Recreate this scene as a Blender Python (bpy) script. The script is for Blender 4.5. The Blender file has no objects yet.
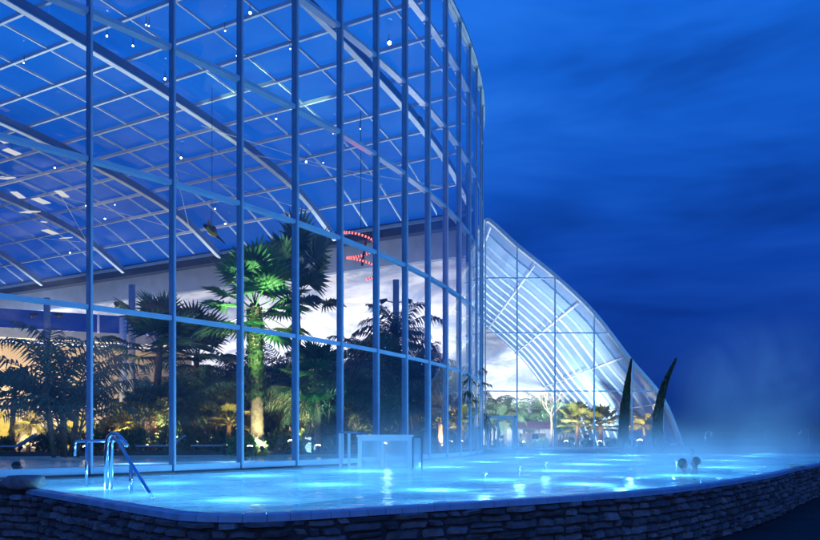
import bpy, bmesh, math, random
from mathutils import Vector, Matrix, noise as mnoise

random.seed(7)
S = bpy.context.scene
COL = S.collection
R = math.radians
PI = math.pi

# ------------------------------------------------------------------ camera
EYE = 1.8
F = 700.0
cam_d = bpy.data.cameras.new('camera')
cam = bpy.data.objects.new('camera', cam_d)
COL.objects.link(cam)
cam.location = (0, 0, EYE)
cam.rotation_euler = (R(90), 0, 0)
cam_d.sensor_width = 36
cam_d.lens = F / 820 * 36
cam_d.shift_y = (437 - 270) / 820
cam_d.clip_start = 0.1
cam_d.clip_end = 4000
S.camera = cam

# ------------------------------------------------------------------ world: blue hour sky
SUN_EL, SUN_ROT = R(1.0), R(200)
W = bpy.data.worlds.new('World')
S.world = W
W.use_nodes = True
nt = W.node_tree
for n in list(nt.nodes):
    nt.nodes.remove(n)


def N(tree, kind, **kw):
    n = tree.nodes.new(kind)
    for k, v in kw.items():
        if k in n.inputs and not hasattr(n, k):
            n.inputs[k].default_value = v
        else:
            setattr(n, k, v)
    return n


def ramp(tree, stops, interp='LINEAR'):
    n = tree.nodes.new('ShaderNodeValToRGB')
    cr = n.color_ramp
    cr.interpolation = interp
    while len(cr.elements) > len(stops):
        cr.elements.remove(cr.elements[-1])
    while len(cr.elements) < len(stops):
        cr.elements.new(0.5)
    for e, (p, c) in zip(cr.elements, stops):
        e.position = p
        e.color = (*c, 1) if len(c) == 3 else c
    return n


def mixrgb(tree, mode, fac=1.0):
    n = tree.nodes.new('ShaderNodeMixRGB')
    n.blend_type = mode
    n.inputs[0].default_value = fac
    return n


L = nt.links.new
sky = N(nt, 'ShaderNodeTexSky')
sky.sky_type = 'NISHITA'
sky.sun_disc = False
sky.sun_elevation = SUN_EL
sky.sun_rotation = SUN_ROT
tc = N(nt, 'ShaderNodeTexCoord')
sep = N(nt, 'ShaderNodeSeparateXYZ')
L(tc.outputs['Generated'], sep.inputs[0])
# deep twilight tint by elevation
tint = ramp(nt, [(0.0, (.003, .012, .07)), (.035, (.0020, .026, .21)), (.10, (.003, .034, .27)),
                 (.22, (.004, .054, .40)), (.36, (.006, .098, .58)), (.50, (.008, .135, .72)), (1, (.002, .11, .76))])
L(sep.outputs['Z'], tint.inputs[0])
# cloud bands
mp = N(nt, 'ShaderNodeMapping')
mp.inputs['Scale'].default_value = (1.3, 1.3, 5.5)
mp.inputs['Rotation'].default_value = (R(6), R(-8), 0)
L(tc.outputs['Generated'], mp.inputs[0])
cl = N(nt, 'ShaderNodeTexNoise')
cl.inputs['Scale'].default_value = 1.4
cl.inputs['Detail'].default_value = 4
cl.inputs['Roughness'].default_value = .58
cl.inputs['Distortion'].default_value = .35
L(mp.outputs[0], cl.inputs['Vector'])
clr = ramp(nt, [(.32, (.5, .48, .55)), (.5, (.95, .95, .95)), (.68, (2.2, 1.35, 1.15))])
L(cl.outputs['Fac'], clr.inputs[0])
m1 = mixrgb(nt, 'MULTIPLY', 1.0)
L(tint.outputs[0], m1.inputs[1])
L(clr.outputs[0], m1.inputs[2])
# the physical sky, dimmed, adds a trace of the last light
dim = mixrgb(nt, 'MULTIPLY', 1.0)
dim.inputs[2].default_value = (.02, .06, .22, 1)
L(sky.outputs[0], dim.inputs[1])
add = mixrgb(nt, 'ADD', .02)
L(m1.outputs[0], add.inputs[1])
L(dim.outputs[0], add.inputs[2])
# the last light of the sunset on low clouds in the west, behind the viewer
mpw = N(nt, 'ShaderNodeMapping')
mpw.inputs['Scale'].default_value = (3.0, 3.0, 11.0)
mpw.inputs['Rotation'].default_value = (R(-7), R(10), 0)
L(tc.outputs['Generated'], mpw.inputs[0])
wn = N(nt, 'ShaderNodeTexNoise')
wn.inputs['Scale'].default_value = 1.3
wn.inputs['Detail'].default_value = 7
wn.inputs['Roughness'].default_value = .58
wn.inputs['Distortion'].default_value = .6
L(mpw.outputs[0], wn.inputs['Vector'])
wr = ramp(nt, [(.40, (.008, .02, .06)), (.52, (.11, .20, .42)), (.64, (.66, .74, .95))])
L(wn.outputs['Fac'], wr.inputs[0])
wy = N(nt, 'ShaderNodeMapRange')
wy.interpolation_type = 'SMOOTHSTEP'
wy.inputs['From Min'].default_value = .15
wy.inputs['From Max'].default_value = -.65
L(sep.outputs['Y'], wy.inputs['Value'])
wz = ramp(nt, [(0, (0, 0, 0)), (.02, (1, 1, 1)), (.20, (.85, .85, .85)), (.42, (0, 0, 0))])
L(sep.outputs['Z'], wz.inputs[0])
w1 = mixrgb(nt, 'MULTIPLY', 1)
L(wr.outputs[0], w1.inputs[1])
L(wz.outputs[0], w1.inputs[2])
w2 = mixrgb(nt, 'MULTIPLY', 1)
L(w1.outputs[0], w2.inputs[1])
L(wy.outputs[0], w2.inputs[2])
add2 = mixrgb(nt, 'ADD', 1.0)
L(add.outputs[0], add2.inputs[1])
L(w2.outputs[0], add2.inputs[2])
bg = N(nt, 'ShaderNodeBackground')
bg.inputs['Strength'].default_value = 1.0
L(add2.outputs[0], bg.inputs[0])
wo = N(nt, 'ShaderNodeOutputWorld')
L(bg.outputs[0], wo.inputs[0])

# the sun is already down: only a trace of soft bluish light is left
sd = bpy.data.lights.new('sun', 'SUN')
sd.energy = 0.04
sd.angle = R(20)
sd.color = (.45, .62, 1)
so = bpy.data.objects.new('sun', sd)
COL.objects.link(so)
so.rotation_euler = (R(62), 0, R(-25))

S.view_settings.view_transform = 'Standard'
S.view_settings.look = 'None'
S.view_settings.exposure = 0
S.view_settings.gamma = 1
S.view_settings.use_curve_mapping = False
S.render.engine = 'CYCLES'
S.cycles.use_denoising = True
S.cycles.use_adaptive_sampling = True
S.cycles.max_bounces = 10
S.cycles.diffuse_bounces = 3
S.cycles.glossy_bounces = 4
S.cycles.transmission_bounces = 4
S.cycles.transparent_max_bounces = 24
S.cycles.volume_bounces = 1
S.cycles.caustics_reflective = False
S.cycles.caustics_refractive = False
S.cycles.sample_clamp_indirect = 3
S.cycles.volume_step_rate = 2.0
S.cycles.volume_max_steps = 64

# ------------------------------------------------------------------ helpers


def P(px, py, d):
    return Vector(((px - 410) * d / F, d, EYE + (437 - py) * d / F))


class MB:
    def __init__(self):
        self.v, self.f = [], []

    def add(self, vs, fs):
        o = len(self.v)
        self.v += [Vector(p) for p in vs]
        self.f += [tuple(i + o for i in f) for f in fs]

    def box(self, c, s, m=None):
        hx, hy, hz = s[0] / 2, s[1] / 2, s[2] / 2
        vs = [Vector((x, y, z)) for z in (-hz, hz) for y in (-hy, hy) for x in (-hx, hx)]
        if m is not None:
            vs = [m @ p for p in vs]
        vs = [p + Vector(c) for p in vs]
        self.add(vs, [(0, 2, 3, 1), (4, 5, 7, 6), (0, 1, 5, 4), (2, 6, 7, 3), (0, 4, 6, 2), (1, 3, 7, 5)])

    def sweep(self, path, w, h, up=(0, 0, 1), closed=False):
        """rectangular section along a polyline; w sideways, h along up"""
        path = [Vector(p) for p in path]
        n = len(path)
        vs = []
        for i, p in enumerate(path):
            a = path[max(i - 1, 0)] if not closed else path[(i - 1) % n]
            b = path[min(i + 1, n - 1)] if not closed else path[(i + 1) % n]
            t = (b - a).normalized()
            u = Vector(up[i]) if isinstance(up, list) else Vector(up)
            sd_ = t.cross(u)
            if sd_.length < 1e-5:
                sd_ = t.cross(Vector((1, 0, 0)))
            sd_.normalize()
            u = sd_.cross(t).normalized()
            vs += [p - sd_ * w / 2 - u * h / 2, p + sd_ * w / 2 - u * h / 2, p + sd_ * w / 2 + u * h / 2, p - sd_ * w / 2 + u * h / 2]
        fs = []
        m = n if closed else n - 1
        for i in range(m):
            a, b = i * 4, ((i + 1) % n) * 4
            for k in range(4):
                k2 = (k + 1) % 4
                fs.append((a + k, a + k2, b + k2, b + k))
        if not closed:
            fs += [(3, 2, 1, 0), tuple((n - 1) * 4 + k for k in range(4))]
        self.add(vs, fs)

    def tube(self, path, r, seg=8, caps=True):
        path = [Vector(p) for p in path]
        n = len(path)
        rs = r if isinstance(r, (list, tuple)) else [r] * n
        vs, fs = [], []
        prev = None
        for i, p in enumerate(path):
            t = (path[min(i + 1, n - 1)] - path[max(i - 1, 0)]).normalized()
            if prev is None:
                u = t.cross(Vector((0, 0, 1)))
                if u.length < .05:
                    u = t.cross(Vector((1, 0, 0)))
            else:
                u = prev - t * prev.dot(t)
            u.normalize()
            prev = u
            w = t.cross(u)
            for k in range(seg):
                a = 2 * PI * k / seg
                vs.append(p + (u * math.cos(a) + w * math.sin(a)) * rs[i])
        for i in range(n - 1):
            for k in range(seg):
                k2 = (k + 1) % seg
                fs.append((i * seg + k, i * seg + k2, (i + 1) * seg + k2, (i + 1) * seg + k))
        if caps:
            fs += [tuple(reversed(range(seg))), tuple((n - 1) * seg + k for k in range(seg))]
        self.add(vs, fs)

    def lathe(self, prof, c=(0, 0, 0), seg=16):
        c = Vector(c)
        vs, fs = [], []
        for r_, z in prof:
            for k in range(seg):
                a = 2 * PI * k / seg
                vs.append(c + Vector((r_ * math.cos(a), r_ * math.sin(a), z)))
        for i in range(len(prof) - 1):
            for k in range(seg):
                k2 = (k + 1) % seg
                fs.append((i * seg + k, i * seg + k2, (i + 1) * seg + k2, (i + 1) * seg + k))
        fs += [tuple(reversed(range(seg))), tuple((len(prof) - 1) * seg + k for k in range(seg))]
        self.add(vs, fs)

    def poly(self, pts):
        self.add(pts, [tuple(range(len(pts)))])

    def prism(self, pts, z0, z1):
        n = len(pts)
        self.add([(p[0], p[1], z0) for p in pts] + [(p[0], p[1], z1) for p in pts],
                 [tuple(reversed(range(n))), tuple(range(n, 2 * n))] + [(i, (i + 1) % n, n + (i + 1) % n, n + i) for i in range(n)])

    def build(self, name, mat, parent=None, smooth=False, loc=None, bevel=0):
        me = bpy.data.meshes.new(name)
        org = Vector(loc) if loc is not None else Vector((0, 0, 0))
        if parent is not None:
            org = parent.matrix_basis.translation.copy() if parent.get('_org') is None else Vector(parent['_org'])
        me.from_pydata([p - org for p in self.v], [], self.f)
        me.materials.append(mat)
        if smooth:
            for p in me.polygons:
                p.use_smooth = True
        bm = bmesh.new()
        bm.from_mesh(me)
        bmesh.ops.recalc_face_normals(bm, faces=bm.faces)
        bm.to_mesh(me)
        bm.free()
        o = bpy.data.objects.new(name, me)
        COL.objects.link(o)
        if parent is not None:
            o.parent = parent
            o['_org'] = tuple(org)      # children of a part keep the thing's origin
        else:
            o.location = org
        if bevel:
            b = o.modifiers.new('bevel', 'BEVEL')
            b.width = bevel
            b.segments = 2
            b.limit_method = 'ANGLE'
        return o


def tag(o, label=None, cat=None, group=None, kind=None):
    if label:
        o['label'] = label
    if cat:
        o['category'] = cat
    if group:
        o['group'] = group
    if kind:
        o['kind'] = kind
    return o


def thing(name, label, cat, loc=(0, 0, 0), group=None):
    o = bpy.data.objects.new(name, None)
    COL.objects.link(o)
    o.location = loc
    o.empty_display_size = .2
    return tag(o, label, cat, group)


def copy_tree(o, parent=None):
    c = o.copy()
    COL.objects.link(c)
    if parent is not None:
        c.parent = parent
    for ch in list(o.children):
        copy_tree(ch, c)
    return c


def lamp(kind, energy, color, loc, parent, target=None, size=.1, spot=70, blend=.6):
    ld = bpy.data.lights.new('lamp_light', kind)
    ld.energy = energy
    ld.color = color
    if kind == 'SPOT':
        ld.spot_size = R(spot)
        ld.spot_blend = blend
    ld.shadow_soft_size = size
    o = bpy.data.objects.new('lamp_light', ld)
    COL.objects.link(o)
    org = parent.matrix_basis.translation if parent is not None else Vector((0, 0, 0))
    o.parent = parent
    o.location = Vector(loc) - org
    if target is not None:
        o.rotation_euler = (Vector(target) - Vector(loc)).to_track_quat('-Z', 'Y').to_euler()
    return o


# ------------------------------------------------------------------ materials
def newmat(name):
    m = bpy.data.materials.new(name)
    m.use_nodes = True
    t = m.node_tree
    for n in list(t.nodes):
        t.nodes.remove(n)
    out = t.nodes.new('ShaderNodeOutputMaterial')
    return m, t, out


def pbr(name, col, rough=.5, metal=0, var=.12, scale=6, bump=0, bscale=30, col2=None, coat=0):
    m, t, out = newmat(name)
    b = t.nodes.new('ShaderNodeBsdfPrincipled')
    b.inputs['Roughness'].default_value = rough
    b.inputs['Metallic'].default_value = metal
    if coat:
        b.inputs['Coat Weight'].default_value = coat
    tcn = t.nodes.new('ShaderNodeTexCoord')
    nz = t.nodes.new('ShaderNodeTexNoise')
    nz.inputs['Scale'].default_value = scale
    nz.inputs['Detail'].default_value = 5
    t.links.new(tcn.outputs['Object'], nz.inputs['Vector'])
    c2 = col2 or tuple(max(0, c * (1 - var * 2)) for c in col)
    rp = ramp(t, [(.3, c2), (.7, col)])
    t.links.new(nz.outputs['Fac'], rp.inputs[0])
    t.links.new(rp.outputs[0], b.inputs['Base Color'])
    if bump:
        n2 = t.nodes.new('ShaderNodeTexNoise')
        n2.inputs['Scale'].default_value = bscale
        n2.inputs['Detail'].default_value = 6
        t.links.new(tcn.outputs['Object'], n2.inputs['Vector'])
        bp = t.nodes.new('ShaderNodeBump')
        bp.inputs['Strength'].default_value = bump
        bp.inputs['Distance'].default_value = .05
        t.links.new(n2.outputs['Fac'], bp.inputs['Height'])
        t.links.new(bp.outputs[0], b.inputs['Normal'])
    t.links.new(b.outputs[0], out.inputs[0])
    return m


def emit(name, col, s):
    m, t, out = newmat(name)
    e = t.nodes.new('ShaderNodeEmission')
    e.inputs[0].default_value = (*col, 1)
    e.inputs[1].default_value = s
    t.links.new(e.outputs[0], out.inputs[0])
    return m


def glass(name, tint_=(.86, .93, 1), refl=1.6, rough=.0, haze=0.0, hazecol=(.7, .85, 1), wobble=.0):
    """clean sheet glass: fresnel mirror over a tinted clear pane"""
    m, t, out = newmat(name)
    geo = t.nodes.new('ShaderNodeNewGeometry')
    ior = t.nodes.new('ShaderNodeMapRange')
    ior.inputs['To Min'].default_value = 1.5
    ior.inputs['To Max'].default_value = 1 / 1.5
    t.links.new(geo.outputs['Backfacing'], ior.inputs['Value'])
    fr = t.nodes.new('ShaderNodeFresnel')
    t.links.new(ior.outputs[0], fr.inputs['IOR'])
    mu = t.nodes.new('ShaderNodeMath')
    mu.operation = 'MULTIPLY'
    mu.use_clamp = True
    mu.inputs[1].default_value = refl
    t.links.new(fr.outputs[0], mu.inputs[0])
    tr = t.nodes.new('ShaderNodeBsdfTransparent')
    tr.inputs[0].default_value = (*tint_, 1)
    gl = t.nodes.new('ShaderNodeBsdfGlossy')
    gl.inputs['Roughness'].default_value = rough
    gl.inputs['Color'].default_value = (1, 1, 1, 1)
    if wobble:
        tcn = t.nodes.new('ShaderNodeTexCoord')
        nz = t.nodes.new('ShaderNodeTexNoise')
        nz.inputs['Scale'].default_value = .5
        t.links.new(tcn.outputs['Object'], nz.inputs['Vector'])
        bp = t.nodes.new('ShaderNodeBump')
        bp.inputs['Strength'].default_value = wobble
        bp.inputs['Distance'].default_value = .1
        t.links.new(nz.outputs['Fac'], bp.inputs['Height'])
        t.links.new(bp.outputs[0], gl.inputs['Normal'])
    base = tr
    if haze:
        df = t.nodes.new('ShaderNodeBsdfDiffuse')
        df.inputs[0].default_value = (*hazecol, 1)
        tl = t.nodes.new('ShaderNodeBsdfTranslucent')
        tl.inputs[0].default_value = (*hazecol, 1)
        ad = t.nodes.new('ShaderNodeMixShader')
        ad.inputs[0].default_value = .5
        t.links.new(df.outputs[0], ad.inputs[1])
        t.links.new(tl.outputs[0], ad.inputs[2])
        mx0 = t.nodes.new('ShaderNodeMixShader')
        mx0.inputs[0].default_value = haze
        t.links.new(tr.outputs[0], mx0.inputs[1])
        t.links.new(ad.outputs[0], mx0.inputs[2])
        base = mx0
    mx = t.nodes.new('ShaderNodeMixShader')
    t.links.new(mu.outputs[0], mx.inputs[0])
    t.links.new(base.outputs[0], mx.inputs[1])
    t.links.new(gl.outputs[0], mx.inputs[2])
    t.links.new(mx.outputs[0], out.inputs[0])
    return m


def water_mat(name, milky=.3, col=(.25, .72, .95), wave=.5, wscale=1.6):
    m, t, out = newmat(name)
    tcn = t.nodes.new('ShaderNodeTexCoord')
    mp_ = t.nodes.new('ShaderNodeMapping')
    mp_.inputs['Scale'].default_value = (1, 1.5, 1)
    t.links.new(tcn.outputs['Object'], mp_.inputs[0])
    n1 = t.nodes.new('ShaderNodeTexNoise')
    n1.inputs['Scale'].default_value = wscale
    n1.inputs['Detail'].default_value = 3
    n1.inputs['Distortion'].default_value = .6
    t.links.new(mp_.outputs[0], n1.inputs['Vector'])
    bp = t.nodes.new('ShaderNodeBump')
    bp.inputs['Strength'].default_value = wave
    bp.inputs['Distance'].default_value = .12
    t.links.new(n1.outputs['Fac'], bp.inputs['Height'])
    fr = t.nodes.new('ShaderNodeFresnel')
    fr.inputs['IOR'].default_value = 1.33
    geo = t.nodes.new('ShaderNodeNewGeometry')
    ior = t.nodes.new('ShaderNodeMapRange')
    ior.inputs['To Min'].default_value = 1.33
    ior.inputs['To Max'].default_value = 1 / 1.33
    t.links.new(geo.outputs['Backfacing'], ior.inputs['Value'])
    t.links.new(ior.outputs[0], fr.inputs['IOR'])
    t.links.new(bp.outputs[0], fr.inputs['Normal'])
    cap = t.nodes.new('ShaderNodeMath')
    cap.operation = 'MINIMUM'
    cap.inputs[1].default_value = .55
    t.links.new(fr.outputs[0], cap.inputs[0])
    gl = t.nodes.new('ShaderNodeBsdfGlossy')
    gl.inputs['Roughness'].default_value = .09
    t.links.new(bp.outputs[0], gl.inputs['Normal'])
    tr = t.nodes.new('ShaderNodeBsdfTransparent')
    tr.inputs[0].default_value = (.72, .94, 1, 1)
    tl = t.nodes.new('ShaderNodeBsdfTranslucent')
    tl.inputs[0].default_value = (*col, 1)
    df = t.nodes.new('ShaderNodeBsdfDiffuse')
    df.inputs[0].default_value = (*[c * .6 for c in col], 1)
    mk = t.nodes.new('ShaderNodeMixShader')
    mk.inputs[0].default_value = .75
    t.links.new(df.outputs[0], mk.inputs[1])
    t.links.new(tl.outputs[0], mk.inputs[2])
    n3 = t.nodes.new('ShaderNodeTexNoise')
    n3.inputs['Scale'].default_value = .7
    n3.inputs['Detail'].default_value = 4
    t.links.new(mp_.outputs[0], n3.inputs['Vector'])
    mr = t.nodes.new('ShaderNodeMapRange')
    mr.inputs['From Min'].default_value = .3
    mr.inputs['From Max'].default_value = .7
    mr.inputs['To Min'].default_value = milky * .6
    mr.inputs['To Max'].default_value = milky * 1.4
    t.links.new(n3.outputs['Fac'], mr.inputs['Value'])
    m0 = t.nodes.new('ShaderNodeMixShader')
    t.links.new(mr.outputs[0], m0.inputs[0])
    t.links.new(tr.outputs[0], m0.inputs[1])
    t.links.new(mk.outputs[0], m0.inputs[2])
    mx = t.nodes.new('ShaderNodeMixShader')
    t.links.new(cap.outputs[0], mx.inputs[0])
    t.links.new(m0.outputs[0], mx.inputs[1])
    t.links.new(gl.outputs[0], mx.inputs[2])
    t.links.new(mx.outputs[0], out.inputs[0])
    return m


def leaf_mat(name, c1, c2, trans=.25):
    m, t, out = newmat(name)
    geo = t.nodes.new('ShaderNodeNewGeometry')
    oi = t.nodes.new('ShaderNodeObjectInfo')
    ad = t.nodes.new('ShaderNodeMath')
    ad.operation = 'MULTIPLY_ADD'
    ad.inputs[1].default_value = .6
    t.links.new(geo.outputs['Random Per Island'], ad.inputs[0])
    m2 = t.nodes.new('ShaderNodeMath')
    m2.operation = 'MULTIPLY'
    m2.inputs[1].default_value = .4
    t.links.new(oi.outputs['Random'], m2.inputs[0])
    t.links.new(m2.outputs[0], ad.inputs[2])
    rp = ramp(t, [(0, c1), (1, c2)])
    t.links.new(ad.outputs[0], rp.inputs[0])
    b = t.nodes.new('ShaderNodeBsdfPrincipled')
    b.inputs['Roughness'].default_value = .45
    t.links.new(rp.outputs[0], b.inputs['Base Color'])
    tl = t.nodes.new('ShaderNodeBsdfTranslucent')
    t.links.new(rp.outputs[0], tl.inputs[0])
    mx = t.nodes.new('ShaderNodeMixShader')
    mx.inputs[0].default_value = trans
    t.links.new(b.outputs[0], mx.inputs[1])
    t.links.new(tl.outputs[0], mx.inputs[2])
    t.links.new(mx.outputs[0], out.inputs[0])
    return m


def stone_mat(name, c1, c2, c3, bump=.6):
    m, t, out = newmat(name)
    geo = t.nodes.new('ShaderNodeNewGeometry')
    rp = ramp(t, [(0, c1), (.5, c2), (1, c3)])
    t.links.new(geo.outputs['Random Per Island'], rp.inputs[0])
    tcn = t.nodes.new('ShaderNodeTexCoord')
    nz = t.nodes.new('ShaderNodeTexNoise')
    nz.inputs['Scale'].default_value = 9
    nz.inputs['Detail'].default_value = 8
    nz.inputs['Roughness'].default_value = .65
    t.links.new(tcn.outputs['Object'], nz.inputs['Vector'])
    r2 = ramp(t, [(.3, (.55, .55, .55)), (.7, (1.15, 1.15, 1.15))])
    t.links.new(nz.outputs['Fac'], r2.inputs[0])
    mu = mixrgb(t, 'MULTIPLY', 1)
    t.links.new(rp.outputs[0], mu.inputs[1])
    t.links.new(r2.outputs[0], mu.inputs[2])
    b = t.nodes.new('ShaderNodeBsdfPrincipled')
    b.inputs['Roughness'].default_value = .85
    t.links.new(mu.outputs[0], b.inputs['Base Color'])
    bp = t.nodes.new('ShaderNodeBump')
    bp.inputs['Strength'].default_value = bump
    bp.inputs['Distance'].default_value = .03
    t.links.new(nz.outputs['Fac'], bp.inputs['Height'])
    t.links.new(bp.outputs[0], b.inputs['Normal'])
    t.links.new(b.outputs[0], out.inputs[0])
    return m


def cloud_reflection_mat(name, warm=(.80, .76, .74), dark=(.27, .30, .39)):
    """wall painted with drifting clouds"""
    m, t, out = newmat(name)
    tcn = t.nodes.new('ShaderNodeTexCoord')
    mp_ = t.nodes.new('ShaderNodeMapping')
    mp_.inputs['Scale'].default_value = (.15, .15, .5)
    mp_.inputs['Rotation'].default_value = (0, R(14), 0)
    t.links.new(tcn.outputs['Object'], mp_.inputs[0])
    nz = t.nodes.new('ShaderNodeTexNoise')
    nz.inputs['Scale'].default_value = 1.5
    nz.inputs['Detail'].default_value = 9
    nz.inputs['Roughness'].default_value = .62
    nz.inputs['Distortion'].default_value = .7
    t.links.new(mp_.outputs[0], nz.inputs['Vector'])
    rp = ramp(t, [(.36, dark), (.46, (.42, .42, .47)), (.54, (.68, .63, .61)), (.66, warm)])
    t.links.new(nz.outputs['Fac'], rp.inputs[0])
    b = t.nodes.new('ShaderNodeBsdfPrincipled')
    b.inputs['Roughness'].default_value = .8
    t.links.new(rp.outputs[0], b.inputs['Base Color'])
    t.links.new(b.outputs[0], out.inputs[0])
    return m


M = {}
M['white'] = pbr('white_painted_steel', (.80, .82, .85), .35, var=.05, scale=3)
M['frame'] = pbr('pale_blue_frame_paint', (.60, .83, .95), .35, var=.06, scale=3)
M['framedark'] = pbr('blue_mullion_paint', (.20, .38, .58), .4, var=.12, scale=3)  # frame paint darkened: side shade of the mullions put into the colour
M['beam'] = pbr('blue_beam_paint', (.10, .19, .36), .5, var=.1, scale=2)
M['whitedull'] = pbr('white_beam_paint', (.58, .72, .84), .55, var=.08, scale=2)
M['bluegrey'] = pbr('grey_blue_steel', (.30, .36, .46), .45, var=.1, scale=2)
M['darksteel'] = pbr('dark_steel', (.018, .026, .055), .4, var=.2, scale=3)
M['fascia'] = pbr('grey_fascia', (.15, .19, .28), .7, var=.12, scale=1.2)
M['cream'] = pbr('cream_render', (.62, .52, .38), .85, var=.1, scale=.8, bump=.1)
M['chrome'] = pbr('stainless_steel', (.72, .76, .80), .16, 1, var=.05)
M['coping'] = pbr('pool_tile_glaze', (.40, .62, .76), .3, var=.15, scale=5)
M['deck'] = pbr('dark_deck', (.06, .065, .075), .7, var=.2, scale=4, bump=.2)
M['floor'] = pbr('indoor_floor_stone', (.13, .12, .11), .5, var=.2, scale=1.5)
M['basin'] = pbr('pool_basin_tile', (.55, .80, .90), .4, var=.08, scale=2)
M['ground'] = pbr('dark_meadow', (.030, .034, .026), .95, var=.35, scale=.6, bump=.6, bscale=14)
M['hill'] = pbr('far_hill', (.030, .035, .030), .95, var=.3, scale=.02)
M['mortar'] = pbr('dark_joint_earth', (.09, .09, .09), .95, var=.3, scale=8)
M['stone'] = stone_mat('dry_stone', (.11, .11, .11), (.19, .19, .19), (.32, .31, .30))
M['boulder'] = stone_mat('boulder_stone', (.2, .2, .2), (.24, .24, .24), (.27, .27, .27))
M['trunk'] = pbr('palm_trunk_bark', (.20, .13, .075), .9, var=.25, scale=9, bump=.7, bscale=18)
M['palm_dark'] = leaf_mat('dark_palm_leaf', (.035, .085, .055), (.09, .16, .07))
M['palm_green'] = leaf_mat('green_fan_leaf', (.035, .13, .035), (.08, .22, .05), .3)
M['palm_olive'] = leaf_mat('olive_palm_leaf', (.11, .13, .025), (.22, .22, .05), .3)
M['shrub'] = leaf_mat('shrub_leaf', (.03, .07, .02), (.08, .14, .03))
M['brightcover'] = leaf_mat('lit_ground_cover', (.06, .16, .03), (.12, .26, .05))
M['cypress'] = leaf_mat('cypress_needles', (.012, .022, .014), (.025, .04, .022), .1)
M['drytwig'] = pbr('pale_bark', (.30, .24, .17), .9, var=.2)
M['glass'] = glass('facade_glass', (.93, .98, 1), 1.8, haze=.02, hazecol=(.6, .85, 1), wobble=.1)
M['roofglass'] = glass('roof_glass', (.62, 1, 1), .5, haze=.09, hazecol=(.08, .52, 1))  # blue haze put into the glass colour to imitate sheen
M['gableglass'] = glass('gable_glass', (.88, .95, 1), 1.6, haze=.03)
M['lockglass'] = glass('entry_glass', (.80, .95, 1), 1.6, haze=.36, hazecol=(.55, .85, 1))
M['vaultglass'] = glass('vault_translucent_glazing', (.55, .75, .95), 1.0, haze=.62, hazecol=(.50, .76, .97))
M['water'] = water_mat('heated_water', .55, (.30, .74, .97), .6, 1.6)
M['indoorwater'] = water_mat('indoor_pool_water', .5, (.45, .68, .85), .45, 2.2)
M['mural'] = cloud_reflection_mat('cloud_mural')
M['e_pool'] = emit('underwater_lens', (.55, .92, 1), 3)
M['e_warm'] = emit('warm_lens', (1, .72, .34), 26)
M['e_cold'] = emit('cold_lens', (.9, .95, 1), 16)
M['e_red'] = emit('red_bulb', (1, .13, .10), 3.6)
M['e_amber'] = emit('amber_strip', (1, .8, .5), 1.6)
M['skin'] = pbr('wet_skin', (.42, .26, .19), .4, var=.1)
M['hair'] = pbr('dark_wet_hair', (.02, .016, .014), .4, var=.2)
M['red'] = pbr('red_fabric', (.5, .05, .06), .7)
M['pinkcloth'] = pbr('pink_cloth', (.18, .09, .11), .8)
M['bluefab'] = pbr('blue_glazing_panel', (.03, .10, .38), .25, var=.1)
M['yellow'] = pbr('yellow_plumage', (.75, .55, .03), .6)
M['black'] = pbr('black_paint', (.012, .012, .014), .5)
M['slab'] = pbr('pale_slab', (.55, .58, .62), .6)

# ------------------------------------------------------------------ the ground and the far land
b = MB()
b.poly([(-900, -300, 0), (900, -300, 0), (900, 1500, 0), (-900, 1500, 0)])
tag(b.build('ground', M['ground']), kind='structure')
b = MB()
rng = random.Random(3)
prof = []
for i in range(81):
    x = -500 + i * 18
    prof.append((x, 7 + 3.5 * mnoise.noise(Vector((x * .006, 1.3, 0))) + 1.6 * mnoise.noise(Vector((x * .03, 4.3, 0)))))
for x, h in prof:
    b.v += [Vector((x, 700, 0)), Vector((x, 730, h * .8)), Vector((x, 780, h + 2.4)), Vector((x, 900, 0))]
for i in range(80):
    for k in range(3):
        a = i * 4 + k
        b.f.append((a, a + 1, a + 5, a + 4))
tag(b.build('hills', M['hill'], smooth=True), kind='structure')

# ------------------------------------------------------------------ pool outline
WZ = 1.0            # outdoor water level
CC = Vector((-32.13, 39.49))   # centre of the round glass hall
CR = 36.0
CTR = Vector((CC.x, CC.y, 0))


def circ(deg, r=CR, z=0.0):
    a = R(deg)
    return Vector((CC.x + r * math.cos(a), CC.y + r * math.sin(a), z))


def catmull(pts, n=6):
    out = []
    for i in range(len(pts) - 1):
        p0 = Vector(pts[max(i - 1, 0)])
        p1 = Vector(pts[i])
        p2 = Vector(pts[i + 1])
        p3 = Vector(pts[min(i + 2, len(pts) - 1)])
        for k in range(n):
            t = k / n
            out.append(.5 * ((2 * p1) + (p2 - p0) * t + (2 * p0 - 5 * p1 + 4 * p2 - p3) * t * t + (3 * p1 - p0 - 3 * p2 + p3) * t ** 3))
    out.append(Vector(pts[-1]))
    return out


edge_pts = [(-5.9, 11.0), (-4.4, 9.5), (-2.75, 7.85), (-2.2, 7.42), (-1.6, 7.38), (-.9, 7.72), (0, 8.28), (2.3, 9.75), (4.25, 11.3),
            (7.45, 14.9), (9.7, 17.9), (13.1, 22.4), (16.2, 27.2), (19, 32), (20.6, 35.0)]
edge = catmull([Vector((x, y, 0)) for x, y in edge_pts], 8)
facade_front = [circ(-24.43 + 2.88 * k, CR + .13) for k in range(5, -8, -1)] + [circ(-47.1, CR + .13)]
pool_poly = edge + [Vector((3.95, 35.0, 0))] + facade_front
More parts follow.
